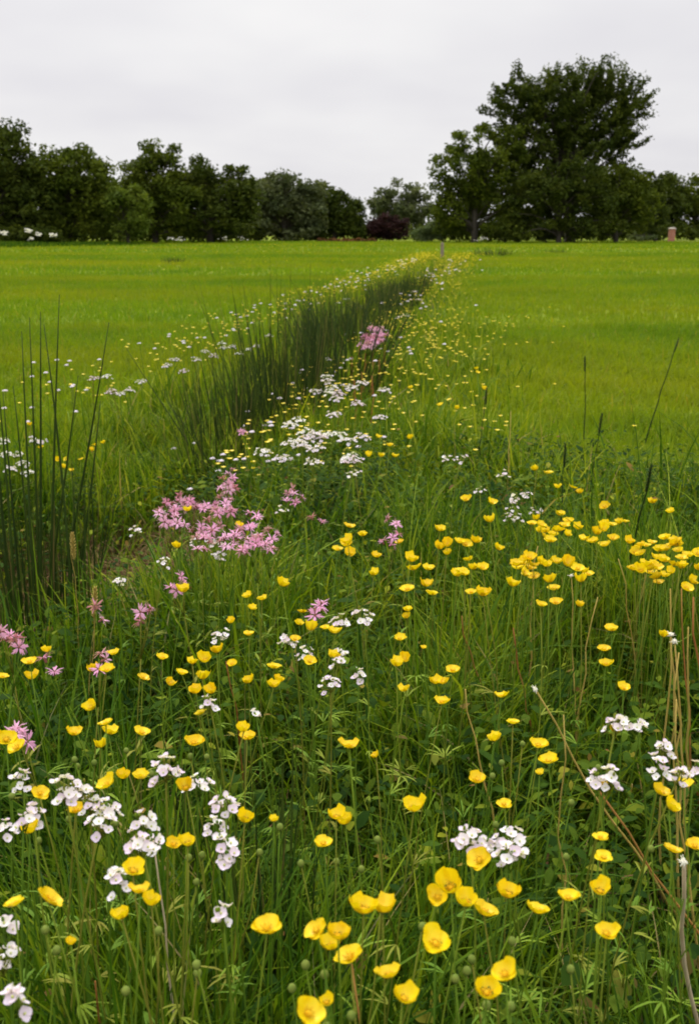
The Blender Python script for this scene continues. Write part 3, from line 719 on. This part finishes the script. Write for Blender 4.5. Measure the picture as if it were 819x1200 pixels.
def rotm(loc, tilt, az, spin, sc=1.0):
    """4x4: spin about own axis, tilt towards azimuth az, scale, move"""
    ax = Vector((-math.sin(az), math.cos(az), 0))
    return Matrix.Translation(Vector(loc)) @ Matrix.Rotation(tilt, 4, ax) @ Matrix.Rotation(spin, 4, 'Z') @ Matrix.Scale(sc, 4)
class XF:
    def __init__(s, m): s.m = m
    def __matmul__(s, v): return np.array(s.m @ Vector(v))
def stem_pts(h, lean, n=7):
    a = random.uniform(0, 6.28); bw = random.uniform(-.03, .03); b2 = random.uniform(0, 6.28)
    return [np.array((lean[0] * (t - 1), lean[1] * (t - 1), h * (t - 1))) + np.array((math.cos(b2), math.sin(b2), 0)) * bw * 4 * t * (1 - t) * h / .5 for t in np.linspace(0, 1, n)]
def leaflet(mb, p0, az, ln, wd, droop=.3, mi=0):
    P = []; d = np.array((math.cos(az), math.sin(az), .55)); s_ = np.array((-math.sin(az), math.cos(az), 0))
    for t, q in ((0, .3), (.4, 1), (.75, .7), (1, .08)):
        c0 = np.asarray(p0) + d * ln * t - np.array((0, 0, 1)) * ln * droop * t * t * 1.5
        P.append([c0 - s_ * wd * q, c0 + s_ * wd * q])
    mb.grid(P, mi)
def place_root(name, head, h, label, cat, group):
    lean = np.array((random.gauss(0, .05), random.gauss(0, .05)))
    x, y = head[0] - lean[0], head[1] - lean[1]; z0 = tz(x, y)
    e = empty(name, (x, y, z0), label, cat, group)
    return e, lean, head[2] - z0
def buttercup(px, py, h, sc, label, group, var=None, detail=2, bud=False):
    head = at_height(px, py, h); hv = var if var is not None else random.randrange(len(BH)); hd = BH[hv]
    tilt, az, spin = abs(random.gauss(.12, .24)), random.uniform(0, 6.28), random.uniform(0, 6.28)
    e, lean, H = place_root('buttercup', head, h, label, 'buttercup', group)
    top = np.array((lean[0], lean[1], H)); mb = MB()
    pts = [p + top for p in stem_pts(H, lean, 7 if detail > 1 else 4)]
    sr = .0010 * max(1, head[1] / 2.2)
    mb.tube(pts, [sr * 1.3 + (sr * .75 - sr * 1.3) * t for t in np.linspace(0, 1, len(pts))], 5 if detail > 1 else 4)
    if detail > 1:
        for k in range(random.randint(0, 2)):
            i = random.randint(2, 4); az2 = random.uniform(0, 6.28)
            for da in (-.5, 0, .45): leaflet(mb, pts[i], az2 + da, random.uniform(.02, .05), .0016, .3)
        if bud:
            i = 4; az2 = random.uniform(0, 6.28); q = pts[i] + np.array((math.cos(az2) * .035, math.sin(az2) * .035, H * .26))
            mb.tube([pts[i], pts[i] * .5 + q * .5 + np.array((math.cos(az2) * .006, math.sin(az2) * .006, 0)), q], [sr * .9, sr * .8, sr * .7], 4)
            bm = MB(); bm.dome(q, .0038, .0042, 8, 6, 0, 0, True); link('bud', bm.mesh('bud', M['sepal']), e)
    M4 = rotm(top, tilt, az, spin, sc)
    if detail == 0:
        x4 = XF(M4); mb.add(hd[0], x4, {0: 1}); o_me = mb.mesh('buttercup', [M['stem'], M['yellow']])
        bpy.data.objects.remove(e); o = link('buttercup', o_me); o.location = (head[0] - lean[0], head[1] - lean[1], head[2] - H)
        return tag(o, label, 'buttercup', group)
    link('stem', mb.mesh('stem', M['stem']), e)
    for nm, me in (('petals', hd[3]), ('stamens', hd[4])):
        o = link(nm, me, e); o.matrix_local = M4
    if detail > 1 and py > 840:
        o = link('sepals', hd[5], e); o.matrix_local = M4
    return e
def cuckoo(px, py, h, nf, spread, label, group, detail=1):
    head = at_height(px, py, h)
    e, lean, H = place_root('cuckooflower', head, h, label, 'cuckooflower', group)
    top = np.array((lean[0], lean[1], H)); mb = MB()
    pts = [p + top for p in stem_pts(H, lean)]
    sr = .0011 * max(1, head[1] / 2.2)
    mb.tube(pts, [sr * 1.3] * 3 + [sr] * 4, 5)
    for i in (2, 3, 4):
        az2 = random.uniform(0, 6.28)
        for k in range(4): leaflet(mb, pts[i], az2 + random.uniform(-.5, .5), random.uniform(.02, .035), .0013, .3)
    fl = []
    nf = int(nf * 1.4 + .5); spread = spread * (.74 if py > 640 else .9)
    for k in range(nf):
        az = k * 2.4 + random.uniform(-.4, .4); q = spread * math.sqrt((k + .3) / nf)
        fl.append((top + np.array((math.cos(az) * q, math.sin(az) * q, random.uniform(-.012, .008) - q * .35)), .1 + q / spread * .5 + random.uniform(-.25, .25), az))
        mb.tube([top - np.array((0, 0, .012 + .012 * random.random())), fl[-1][0] - np.array((0, 0, .003))], [sr * .6, sr * .5], 4)
    for _ in range(3):
        q = top + np.array((random.gauss(0, .004), random.gauss(0, .004), .004)); mb.dome(q, .0016, .0026, 6, 4, 0, 0, True)
    if detail == 0:
        for (p, ti, az) in fl: mb.add(random.choice(WF), XF(rotm(p, ti, az, random.uniform(0, 6), 1.15)), {0: 1, 1: 0, 2: 0})
        bpy.data.objects.remove(e); o = link('cuckooflower', mb.mesh('cuckooflower', [M['stem'], M['white']])); o.location = (head[0] - lean[0], head[1] - lean[1], head[2] - H)
        return tag(o, label, 'cuckooflower', group)
    link('stem', mb.mesh('stem', M['stem']), e)
    for (p, ti, az) in fl:
        o = link('floret', random.choice(WFm), e); o.matrix_local = rotm(p, ti, az, random.uniform(0, 6), random.uniform(.70, 1.0))
    return e
def robin(px, py, h, nf, label, group, detail=1, spread=.022):
    head = at_height(px, py, h)
    e, lean, H = place_root('ragged_robin', head, h, label, 'ragged robin', group)
    top = np.array((lean[0], lean[1], H)); mb = MB(); pts = [p + top for p in stem_pts(H, lean)]
    sr = .0011 * max(1, head[1] / 2.2)
    mb.tube(pts[:-1], [sr * 1.3] * 3 + [sr] * 3, 5)
    for i in (2, 3):
        az2 = random.uniform(0, 6.28)
        for k in (0, math.pi): leaflet(mb, pts[i], az2 + k, .05, .003, .3)
    fl = []
    for k in range(nf):
        az = k * 2.4 + random.uniform(-.5, .5); q = spread * math.sqrt((k + .4) / nf)
        p = top + np.array((math.cos(az) * q, math.sin(az) * q, random.uniform(-.02, .008)))
        fl.append((p, random.uniform(.0, 1.35), az)); mb.tube([pts[-2], pts[-2] * .4 + p * .6 + np.array((0, 0, -.012)), p - np.array((0, 0, .008))], [sr * .8, sr * .7, sr * .6], 4)
    if detail == 0:
        for (p, ti, az) in fl:
            q = random.randrange(4); x4 = XF(rotm(p, ti, az, random.uniform(0, 6), .95 if py > 420 else 1.35)); mb.add(RF[q][0], x4, {0: 1}); mb.add(RF[q][1], x4, {0: 2})
        bpy.data.objects.remove(e); o = link('ragged_robin', mb.mesh('ragged_robin', [M['stem'], M['pink'], M['calyx']])); o.location = (head[0] - lean[0], head[1] - lean[1], head[2] - H)
        return tag(o, label, 'ragged robin', group)
    link('stem', mb.mesh('stem', M['stem']), e)
    for (p, ti, az) in fl:
        q = random.randrange(4); m4 = rotm(p, ti, az, random.uniform(0, 6), random.uniform(.72, .95))
        f = link('flower', RFm[q][0], e); f.matrix_local = m4
        link('calyx', RFm[q][1], f)
    return e

ORD = ['leftmost', 'second from left', 'third from left', 'fourth from left', 'fifth from left', 'sixth from left', 'seventh from left', 'eighth from left', 'ninth from left',
       'tenth from left', 'eleventh from left', 'twelfth from left', 'thirteenth from left', 'fourteenth from left']
NUM = {2: 'two', 3: 'three', 4: 'four', 5: 'five', 6: 'six', 7: 'seven', 8: 'eight', 9: 'nine', 10: 'ten', 11: 'eleven', 12: 'twelve', 13: 'thirteen', 14: 'fourteen'}
def zone_labels(pts, zones, one, many, rest, cap=14):
    """which one it is: its zone in the meadow, and its turn from the left among that zone's few flowers"""
    lab = [None] * len(pts); taken = [False] * len(pts)
    for (x0, y0, x1, y1, ph) in zones:
        ins = [i for i, p in enumerate(pts) if not taken[i] and x0 <= p[0] < x1 and y0 <= p[1] < y1]
        for i in ins: taken[i] = True
        ins.sort(key=lambda i: pts[i][0]); n = len(ins)
        for r_, i in enumerate(ins):
            if n == 1: lab[i] = f'{one} {ph}'
            elif n > cap: lab[i] = f'{one} among many {ph}'
            else:
                o_ = 'rightmost' if r_ == n - 1 else ORD[r_]
                lab[i] = f'{one}, {o_} of {NUM[n]} {ph}'
    for i, l_ in enumerate(lab):
        if l_ is None: lab[i] = rest
    return lab

BC = [(409,876),(441,887),(600,848),(579,869),(630,875),(641,894),(631,907),(721,858),(558,915),(590,944),(484,950),(706,921),(773,931),(783,947),(799,921),(703,983),(707,1006),(787,998),(815,993),
 (563,1009),(529,1042),(512,1052),(547,1060),(566,1071),(595,1050),(629,1070),(666,1054),(701,1046),(710,1096),(425,1069),(449,1070),(511,1107),(410,1124),(457,1145),(472,1172),(593,1143),(570,1165),
 (8,868),(21,877),(88,861),(119,876),(127,860),(167,860),(290,866),(286,857),(228,872),(46,931),(145,912),(165,912),(127,921),(90,951),(218,925),(35,976),(205,991),(220,990),(287,962),(322,962),(395,959),(404,966),(380,990),
 (155,1022),(165,1046),(177,1060),(143,1076),(18,1061),(57,1056),(84,1106),(314,1090),(372,1092),(388,1112),(397,1099),(360,1189),(382,1176),
 (291,700),(308,703),(295,714),(330,687),(270,730),(293,744),(354,718),(350,732),(364,739),(382,737),(392,742),(345,750),(362,776),(190,772),(168,795),(134,767),(108,787),(126,787),(36,777),(37,796),(56,764),(4,794),(109,831),(124,849),
 (254,765),(241,775),(272,779),(226,778),(213,790),(236,796),(198,802),(230,812),(249,812),(235,837),(320,783),(326,799),(321,805),(291,800),(392,772),(405,640),(410,649),(410,618),(395,645),(215,694),(220,599),(281,617),(208,642),
 (408,637),(409,651),(469,636),(425,628),(440,653),(438,674),(482,658),(486,668),(477,692),(500,687),(506,697),(502,668),(515,622),(523,640),(523,650),(538,636),(556,636),(583,644),(548,657),(543,674),(535,675),(564,667),(551,695),(566,698),(599,687),
 (605,663),(625,664),(625,677),(633,710),(651,707),(679,711),(648,691),(651,660),(663,663),(676,668),(689,674),(681,682),(620,655),(633,617),(640,624),(661,617),(643,635),(656,604),(666,612),(628,609),(576,590),(545,586),(573,612),(707,595),(732,612),(679,578),(671,572),(653,572),(628,551),(643,555),
 (706,622),(717,632),(709,640),(694,636),(717,616),(764,590),(785,601),(750,640),(750,650),(763,637),(779,632),(794,636),(781,645),(768,655),(755,663),(743,668),(776,658),(804,652),(817,650),(785,672),(779,676),(758,668),(809,683),(817,668),
 (715,739),(707,762),(709,780),(776,746),(730,808),(477,716),(476,724),(469,750),(464,781),(474,775),(474,810),(519,801),(518,824),(530,787),(508,801),(587,817),(495,760),
 (637,630),(632,624),(648,628),(652,623),(612,659),(616,666),(634,661),(641,664),(671,666),(684,671),(746,645),(757,640),(771,646),(789,640),(798,655),(765,663),(762,672),(790,663)]
for (px, py) in list(BC):
    if 598 < py < 692 and px > 505 and random.random() < .5: BC.append((px + random.choice((-1, 1)) * random.uniform(5, 12), py + random.uniform(-9, 9)))
ZB = [(480,1000,645,1090,'just below the big white cuckooflower trio'), (645,960,760,1120,'beside the slanting reddish stem low on the right'),
 (760,880,830,1020,'against the tall brown stalks at the right edge'), (400,1102,645,1200,'along the bottom edge right of centre'),
 (300,1055,480,1200,'below the bottom centre rush tuft'), (0,1010,200,1130,'in the bottom left corner'),
 (0,905,130,1000,'among the lower left cuckooflowers'), (130,905,335,1000,'between the cuckooflowers and the bottom rush tuft'),
 (335,860,500,1000,'in the dark grassy gap at lower centre'), (500,840,620,960,'left of the long slanting stalk'), (620,840,760,960,'right of the long slanting stalk'),
 (0,820,150,900,'in the row above the lower left cuckooflowers'), (150,820,335,900,'above the bottom rush tuft'),
 (185,755,300,820,'in the bright patch left of centre'), (0,755,185,820,'by the small pink flowers at left'),
 (260,680,335,755,'between the pink patch and white flowers'), (300,755,335,820,'in the tight knot left of the white flowers'), (335,700,400,780,'mingled with the white flowers near centre'),
 (450,700,500,772,'in the central column, upper half'), (450,772,545,830,'in the central column, lower half'), (545,720,830,830,'scattered over the dark grass at right'),
 (380,600,450,690,'right of the pink patch'), (195,590,300,700,'inside the pink patch'), (450,610,512,700,'by the two small pink flowers at centre'),
 (512,600,545,700,'at the left of the central bank'), (545,600,602,700,'in the middle of the central bank'), (602,650,700,715,'in the long curved band right of centre'),
 (602,598,690,650,'in the bunch above the curved band'), (690,600,735,650,'left of the dense right-edge patch'), (740,625,830,690,'in the dense patch at the right edge'),
 (530,540,830,602,'thinly spread beyond the dense patches')]
lb = zone_labels(BC, ZB, 'yellow buttercup', '', 'yellow buttercup standing alone in the meadow')
GB = 'yellow buttercups in the near meadow'
for i, (px, py) in enumerate(BC):
    ph = .58 if py > 1000 else (.55 if py > 840 else .50)
    sc = (.86 if py > 900 else .88 if py > 700 else 1.04) * random.uniform(.78, 1.14)
    if (px, py) in ((631, 907), (322, 962), (84, 1106), (382, 1176), (441, 887), (495, 760)): sc *= .55
    buttercup(px + random.uniform(-1, 1), py, ph + random.uniform(-.03, .03), sc, lb[i], GB, detail=2 if py > 690 else 1, bud=(py > 840 and random.random() < .6))
# smaller ones further off, each one mesh
far_b = []
def along(n, f): 
    for _ in range(n): far_b.append(f())
along(12, lambda: (random.uniform(420, 580), random.uniform(430, 545), 0))
along(10, lambda: (random.uniform(20, 125), random.gauss(495, 9), 1))
for (px, py, k) in far_b:
    lab = 'tiny yellow buttercup on the right bank beyond the white flower drift' if k == 0 else 'tiny yellow buttercup on the left bank behind the tallest rush clump'
    if k == 0 and px < 400 + (545 - py) * .5: px += 30
    buttercup(px, py, .36 + random.uniform(-.05, .05), 1.1, lab, 'buttercups on the right bank' if k == 0 else 'buttercups on the left bank', detail=0)
# the rest far along both banks: one object
mb = MB()
for k in range(2350):
    if k < 1060:
        y = 5 + 34 * random.random() ** .8; x = xc(y) - random.gauss(.85 - .008 * y, .14 + .005 * y)
    elif k < 1630:
        y = 4 + 35 * random.random() ** .75; x = xc(y) + abs(random.gauss(.4, .35)) + .3
    else:
        y = random.uniform(30, 75); x = random.uniform(-.3, .35) * y
    if k >= 1800: y = random.uniform(3.9, 11); x = xc(y) + .55 + abs(random.gauss(.2, .55))
    z = tz(x, y) + random.uniform(.18, .36) * (.6 if 1630 <= k < 1800 else 1); s_ = .010 * (1 + y / 20)
    P = [(x + math.cos(a) * s_ * q, y + math.sin(a) * s_ * q, z + .4 * s_ * q) for q in (0.15, 1) for a in np.linspace(0, 6.283, 6)]
    mb.grid(np.array(P).reshape(2, 6, 3)); mb.tube([(x, y, tz(x, y)), (x, y, z)], .0012, 3, 1, False)
tag(link('distant_buttercups', mb.mesh('distant_buttercups', [M['yellow'], M['stem']])), 'countless yellow specks of far buttercups along both ditch banks', 'buttercups', kind='stuff')

CK = [(194,895,9,.024),(27,909,6,.016),(75,921,8,.017),(92,919,5,.014),(105,938,7,.017),(127,943,8,.018),(118,960,7,.018),(2,968,7,.018),(28,955,4,.012),(40,950,4,.012),(168,960,8,.020),(165,988,7,.017),(178,982,5,.014),(232,914,7,.020),
 (263,938,7,.019),(253,965,6,.016),(265,985,6,.014),(267,998,6,.014),(140,1032,6,.013),(260,1068,4,.008),(4,1078,5,.014),(2,1120,7,.018),(20,1170,4,.009),(550,980,10,.022),(572,981,6,.017),(597,975,8,.020),(598,998,7,.017),
 (700,910,6,.015),(716,908,5,.013),(722,844,7,.017),(745,845,7,.018),(778,876,7,.016),(773,897,6,.015),(797,905,5,.014),(813,900,5,.014),(258,742,7,.019),(338,747,7,.019),(358,763,7,.017),(398,725,8,.022),(426,719,8,.023),(398,761,6,.016),(396,775,5,.014),
 (387,799,7,.020),(421,788,5,.014),(300,838,3,.008),(245,820,5,.014),(160,619,6,.020),(192,657,5,.018),(140,682,5,.016),(525,534,6,.024),(540,535,6,.022),(590,553,6,.024),(562,572,4,.018),(605,580,6,.026),(616,577,6,.022),(600,592,5,.02),(597,605,5,.018),(607,605,5,.016),(628,596,5,.02),
 (232,630,7,.026),(256,640,8,.028),(246,628,6,.022),(256,650,6,.02),(330,595,5,.02),(414,551,7,.028)]
ZC = [(540,960,620,1010,'in the big trio low right of centre'), (690,895,730,920,'topping a buttercup low on the right'), (710,835,760,855,'above the slanting reddish stem'),
 (760,865,830,915,'by the stalks at the right edge'), (235,925,290,1010,'stacked beside the bottom rush tuft'), (145,950,185,1000,'on the brown stem at lower left'),
 (60,910,135,970,'in the big lower left bunch'), (0,900,60,975,'at the left edge by the big bunch'), (180,890,240,920,'highest at lower left'),
 (0,1060,30,1180,'down the bottom left edge'), (130,1020,270,1075,'between the bottom left buttercups'),
 (235,735,310,845,'over the bright buttercup patch'), (325,740,375,770,'left of the central white pair'), (380,710,435,735,'forming the central pair'), (380,750,430,805,'below the central pair'),
 (130,610,200,700,'left of the pink patch'), (225,620,265,660,'in front of the pink patch'), (500,520,560,545,'alone on the green bank, centre right'), (555,545,640,610,'above the central buttercup bank')]
lb = zone_labels(CK, ZC, 'white cuckooflower', '', None)
for i, (px, py, nf, sp_) in enumerate(CK):
    if lb[i] is None: lb[i] = 'white cuckooflower at the right end of the pink patch' if px < 400 else 'nearest white cuckooflower of the drift on the right bank'
    h = (.56 if py > 840 else .50 if py > 700 else .46) + random.uniform(-.03, .03)
    cuckoo(px, py, h, nf, sp_, lb[i], 'cuckooflowers in the meadow')
far_c = [(388,441),(398,443),(404,448),(385,458),(395,460),(405,463),(432,443),(330,491),(358,494),(395,490),(345,512),(360,510),(385,508),(398,510),(335,525),(352,520),(375,522),(400,528),(404,535),(330,532),(365,537),(418,516),(444,478),(462,444),(433,465),
 (378,447),(392,452),(380,512),(370,515),(345,527),(360,527),(392,530),(408,526),(340,519)]
for (px, py) in far_c:
    cuckoo(px + random.gauss(0, 9), py + random.gauss(0, 7), .40 + random.uniform(-.03, .03), 10, .034, 'small white cuckooflower in the drift along the right bank of the ditch', 'cuckooflowers on the right bank', 0)
far_l = [(5,515),(25,518),(40,490),(46,487),(10,525),(30,525),(3,505),(18,512),(130,450),(140,448),(125,437),(110,440),(165,430),(195,425),(205,420),(215,432),(250,410),(260,400),(280,395),(262,405),(300,385),(315,378),(150,438),(230,414),(240,405),(272,398),(290,388)]
for (px, py) in far_l:
    cuckoo(px, py, .36, 10, .028 if py > 480 else .038, 'small white cuckooflower dotted along the far left bank of the ditch' if py < 470 else 'small white cuckooflower on the left bank behind the tallest rush clump', 'cuckooflowers on the left bank', 0)
for (px, py, lab) in [(485,340,'white cuckooflower speck by the far rushes, lowest of three'), (491,350,'white cuckooflower speck at the right edge of the far rushes'), (475,368,'white cuckooflower speck above the far pink plant'), (505,318,'white cuckooflower speck nearest the wooden post'),
                      (397,343,'white cuckooflower speck behind the rush row on the left bank'), (406,340,'white cuckooflower speck just right of the one behind the rush row'), (465,317,'white cuckooflower speck at the far end of the left bank')]:
    cuckoo(px, py, .34, 8, .06, lab, 'far cuckooflowers', 0)
mb = MB()
for k in range(250):
    y = 4.2 + 26 * random.random() ** (1.3 if k < 130 else 1.9); x = xc(y) - random.gauss(.9 - .010 * y, .16) if k < 130 else xc(y) + random.gauss(.72, .26)
    z = tz(x, y) + random.uniform(.2, .38); s_ = .011 * (1 + y / 16)
    mb.dome((x, y, z), s_, s_ * .5, 6, 3, 0, .2); mb.tube([(x, y, tz(x, y)), (x, y, z)], .0012, 3, 1, False)
tag(link('distant_cuckooflowers', mb.mesh('distant_cuckooflowers', [M['white'], M['stem']])), 'pale specks of far white flowers along both ditch banks', 'white flowers', kind='stuff')

RB = [(190,592,4),(200,600,3),(195,608,4),(215,585,5),(226,588,5),(240,590,5),(212,605,3),(265,562,4),(270,575,5),(262,585,5),(268,595,4),(255,600,4),(248,612,4),(240,621,4),(235,634,4),(262,630,4),(275,625,5),(290,610,4),(293,625,4),(297,602,3),(300,636,4),(285,638,5),(310,635,4),(320,620,3),(232,612,3),(205,590,4),
 (350,578,3),(340,581,3),(208,680,4),(169,718,4),(372,712,4),(8,738,3),(22,755,3),(58,775,2),(120,768,3),(115,718,2),(15,862,2),(26,862,2),(455,628,4),(461,605,3),(372,610,2),(440,384,5),(433,394,5),(446,391,5),(430,404,4),(441,398,4),(285,503,3),(270,553,4)]
ZR = [(180,580,222,615,'at the left end of the pink patch'), (222,580,258,625,'left of middle in the pink patch'), (225,625,265,645,'low down amid the pink patch'), (255,545,280,605,'topping the pink patch'), (262,600,330,645,'at the right end of the pink patch'),
 (330,570,380,615,'just right of the pink patch'), (440,600,470,635,'at the centre'), (420,375,455,410,'in the far pink plant by the rush row'), (0,730,70,780,'at the left edge below the tallest rush clump'), (0,850,40,870,'beside the left edge buttercup pair'),
 (100,700,180,780,'right of the tallest rush clump')]
lb = zone_labels(RB, ZR, 'ragged robin', '', None)
for i, (px, py, nf) in enumerate(RB):
    if lb[i] is None: lb[i] = {208: 'dull pink ragged robin below the pink patch', 372: 'deep pink ragged robin beside the central white pair', 285: 'pale pink ragged robin at the foot of the rush row', 270: 'pink ragged robin flower peeping above the pink patch'}.get(px, 'small pink ragged robin')
    d0 = 0 if py < 520 else 1
    robin(px, py, (.52 if py > 700 else .50) if py > 540 else .42, nf + (0 if py > 420 else 10), lb[i], 'ragged robins in the meadow', d0, .015 if py > 700 else .026 if py > 420 else .060)

# ------------------------------------------------------------------ single stalks
def stalk(name, label, top, low, h, mat, r0, r1, headk=None, group=None, cat='stalk'):
    t = at_height(*top, h); q = at(low[0], low[1], t[1] + random.uniform(-.04, .06)); d = q - t
    k = (t[2] - tz(t[0], t[1])) / max(.02, -d[2]); foot = t + d * k
    if np.linalg.norm((foot - t)[:2]) > .5: foot = t + np.array((*((foot - t)[:2] / np.linalg.norm((foot - t)[:2]) * .5), 0)); foot[2] = tz(foot[0], foot[1])
    e = empty(name, tuple(foot), label, cat, group); top_l = t - foot; N = 9
    bw = np.array((random.uniform(-.012, .012), random.uniform(-.012, .012), 0))
    pts = [top_l * (i / N) + bw * 4 * (i / N) * (1 - i / N) + (np.array((random.gauss(0, .0028), random.gauss(0, .0028), 0)) if 0 < i < N else 0) for i in range(N + 1)]
    r1 *= .75
    mb = MB(); mb.tube(pts, [r0 + (r1 - r0) * i / N for i in range(N + 1)], 7)
    link('stem', mb.mesh('stem', M[mat]), e)
    hb = MB()
    if headk == 'fluff':
        for _ in range(14):
            dv = np.array((random.gauss(0, 1), random.gauss(0, 1), random.gauss(.4, .8))); dv /= np.linalg.norm(dv)
            hb.dome(top_l + dv * .0022, .0016, .0022, 6, 4, 0, 0, True)
            hb.tube([top_l, top_l + dv * random.uniform(.004, .008)], [.0006, .0003], 4)
        link('seed_head', hb.mesh('seed_head', M['fluff']), e)
    elif headk == 'spike':
        n = 60; dirv = top_l / np.linalg.norm(top_l)
        for i in range(n):
            u = i / n; c0 = top_l - dirv * (u * .075); a = i * 2.4; rr = (.0035 + .004 * math.sin(u * 3.1))
            hb.tube([c0, c0 + np.array((math.cos(a) * rr, math.sin(a) * rr, .006))], [.0012, .0006], 4)
        link('seed_head', hb.mesh('seed_head', M[mat]), e)
    elif headk == 'sorrel':
        dirv = top_l / np.linalg.norm(top_l)
        for i in range(90):
            u = random.random(); c0 = top_l - dirv * (u * .12); a = random.uniform(0, 6.28); rr = random.uniform(.003, .010) * (.4 + u)
            hb.dome(c0 + np.array((math.cos(a) * rr, math.sin(a) * rr, random.uniform(0, .006))), .0018, .0024, 5, 4, 0, 0, True)
        link('seed_head', hb.mesh('seed_head', M['rust']), e)
    return e
GS = 'single stalks in the meadow'
for (lab, top, low, h, mat, r0, r1, hk) in [
 ('long pale stalk with a tiny white top slanting down to the right', (627, 808), (690, 905), .55, 'straw', .0024, .0015, 'fluff'),
 ('slanting reddish stem running down right from a buttercup', (700, 925), (745, 995), .50, 'rust', .0022, .0016, None),
 ('thick pale cream stalk with a fuzzy head in the bottom right corner', (801, 1010), (814, 1110), .56, 'pale', .0032, .0026, 'fluff'),
 ('thin orange-brown upright stalk left of the slanting reddish stem', (660, 838), (658, 1000), .58, 'straw', .0015, .0010, None),
 ('short rust stalk below the central buttercup bank', (541, 722), (553, 768), .40, 'rust', .0026, .0018, None),
 ('short rust stalk right of the central column', (601, 736), (607, 775), .40, 'rust', .0026, .0018, None),
 ('rust-topped pale stalk low at the centre', (545, 808), (556, 850), .42, 'straw', .0022, .0014, None),
 ('tall rust stalk rising through the dense right patch, beside the edge', (798, 690), (808, 850), .54, 'rust', .0026, .0016, None),
 ('tall tan stalk at the right edge with a white bud', (786, 744), (779, 860), .56, 'straw', .0022, .0014, 'fluff'),
 ('tan stalk with a white bud just left of the tall rust stalk', (790, 752), (800, 900), .56, 'straw', .0022, .0014, 'fluff'),
 ('thickest rust-brown stalk hugging the right edge', (812, 700), (815, 900), .56, 'rust', .0030, .0020, None),
 ('bright golden stalk between the two white-budded tan stalks', (795, 765), (797, 900), .55, 'straw', .0024, .0014, None),
 ('thin golden stalk leaning left, lowest start at the right edge', (792, 820), (806, 960), .56, 'straw', .0022, .0013, None),
 ('short golden stalk just inside the thickest rust-brown stalk', (806, 735), (801, 860), .53, 'straw', .0026, .0015, None),
 ('golden stalk slanting down left of the long slanting stalk', (700, 700), (690, 780), .48, 'straw', .0022, .0013, None),
 ('upright tan stalk under the dense right patch', (785, 690), (784, 760), .52, 'straw', .0024, .0015, None),
 ('pale yellow stalk leaning under the bunch left of the dense patch', (724, 655), (733, 740), .52, 'straw', .0019, .0012, None),
 ('straw stalk rising into the curved buttercup band', (630, 640), (624, 750), .50, 'straw', .0026, .0015, None),
 ('thin tan stalk with a tiny white top below the curved band', (669, 675), (671, 740), .50, 'straw', .0019, .0012, 'fluff'),
 ('brown dead stalk under the lower left cuckooflowers', (180, 985), (188, 1070), .50, 'pale', .0018, .0012, None),
 ('rust stem at the bottom left edge of the photo', (112, 1150), (122, 1190), .42, 'rust', .0018, .0012, None),
 ('thin rust stalk standing beside the bright buttercup patch', (265, 775), (274, 860), .46, 'rust', .0018, .0012, None),
 ('brown stem under the buttercups at bottom centre', (412, 1130), (422, 1190), .5, 'rust', .0018, .0012, None),
 ('pale straw culm alone on the green bank, centre right', (598, 482), (594, 540), .46, 'straw', .003, .0015, None)]:
    stalk('stalk', lab, top, low, h, mat, r0, r1, hk, GS)
for k, (px, py) in enumerate([(412, 418), (421, 408), (428, 415), (437, 410), (444, 420), (450, 408), (424, 436), (436, 440), (415, 446)]):
    stalk('stalk', 'thin rust stalk among those crowding below the far pink plant', (px, py), (px + random.uniform(-3, 3), py + 40), .36, 'rust', .004, .0025, 'sorrel', 'rust stalks below the far pink plant')
for (lab, top, low, h, r) in [
 ('tall dark grass spike leaning at the far right of the field', (795, 395), (776, 455), .62, .0042), ('dark upright grass spike in the right field', (685, 418), (684, 470), .55, .0032),
 ('dark grass spike above the dense right-edge patch', (763, 545), (752, 600), .60, .0034), ('thin dark grass spike in the middle of the right field', (705, 485), (698, 530), .52, .0026), ('slim grass spike above the curved buttercup band', (662, 520), (660, 570), .52, .0026),
 ('dark grass spike left of the bunch above the curved band', (570, 455), (566, 520), .46, .0026)]:
    e = stalk('grass_spike', lab, top, low, h, 'rush', r, r * .6, 'spike', 'dark grass spikes', 'grass spike')
for (lab, top, low, h) in [('pale feathery grass seed head beside the tallest rush clump', (85, 626), (90, 690), .52), ('pale grass seed head right of the tallest rush clump', (112, 690), (108, 760), .50)]:
    stalk('grass_stalk', lab, top, low, h, 'straw', .0013, .0009, 'spike', 'pale grass seed heads', 'grass stalk')

for o in bpy.data.objects:      # rushes and stalks made from sighted points carry their own random tone
    pass
print('OBJECTS', len(bpy.data.objects), 'VERTS', sum(len(m_.vertices) for m_ in bpy.data.meshes))
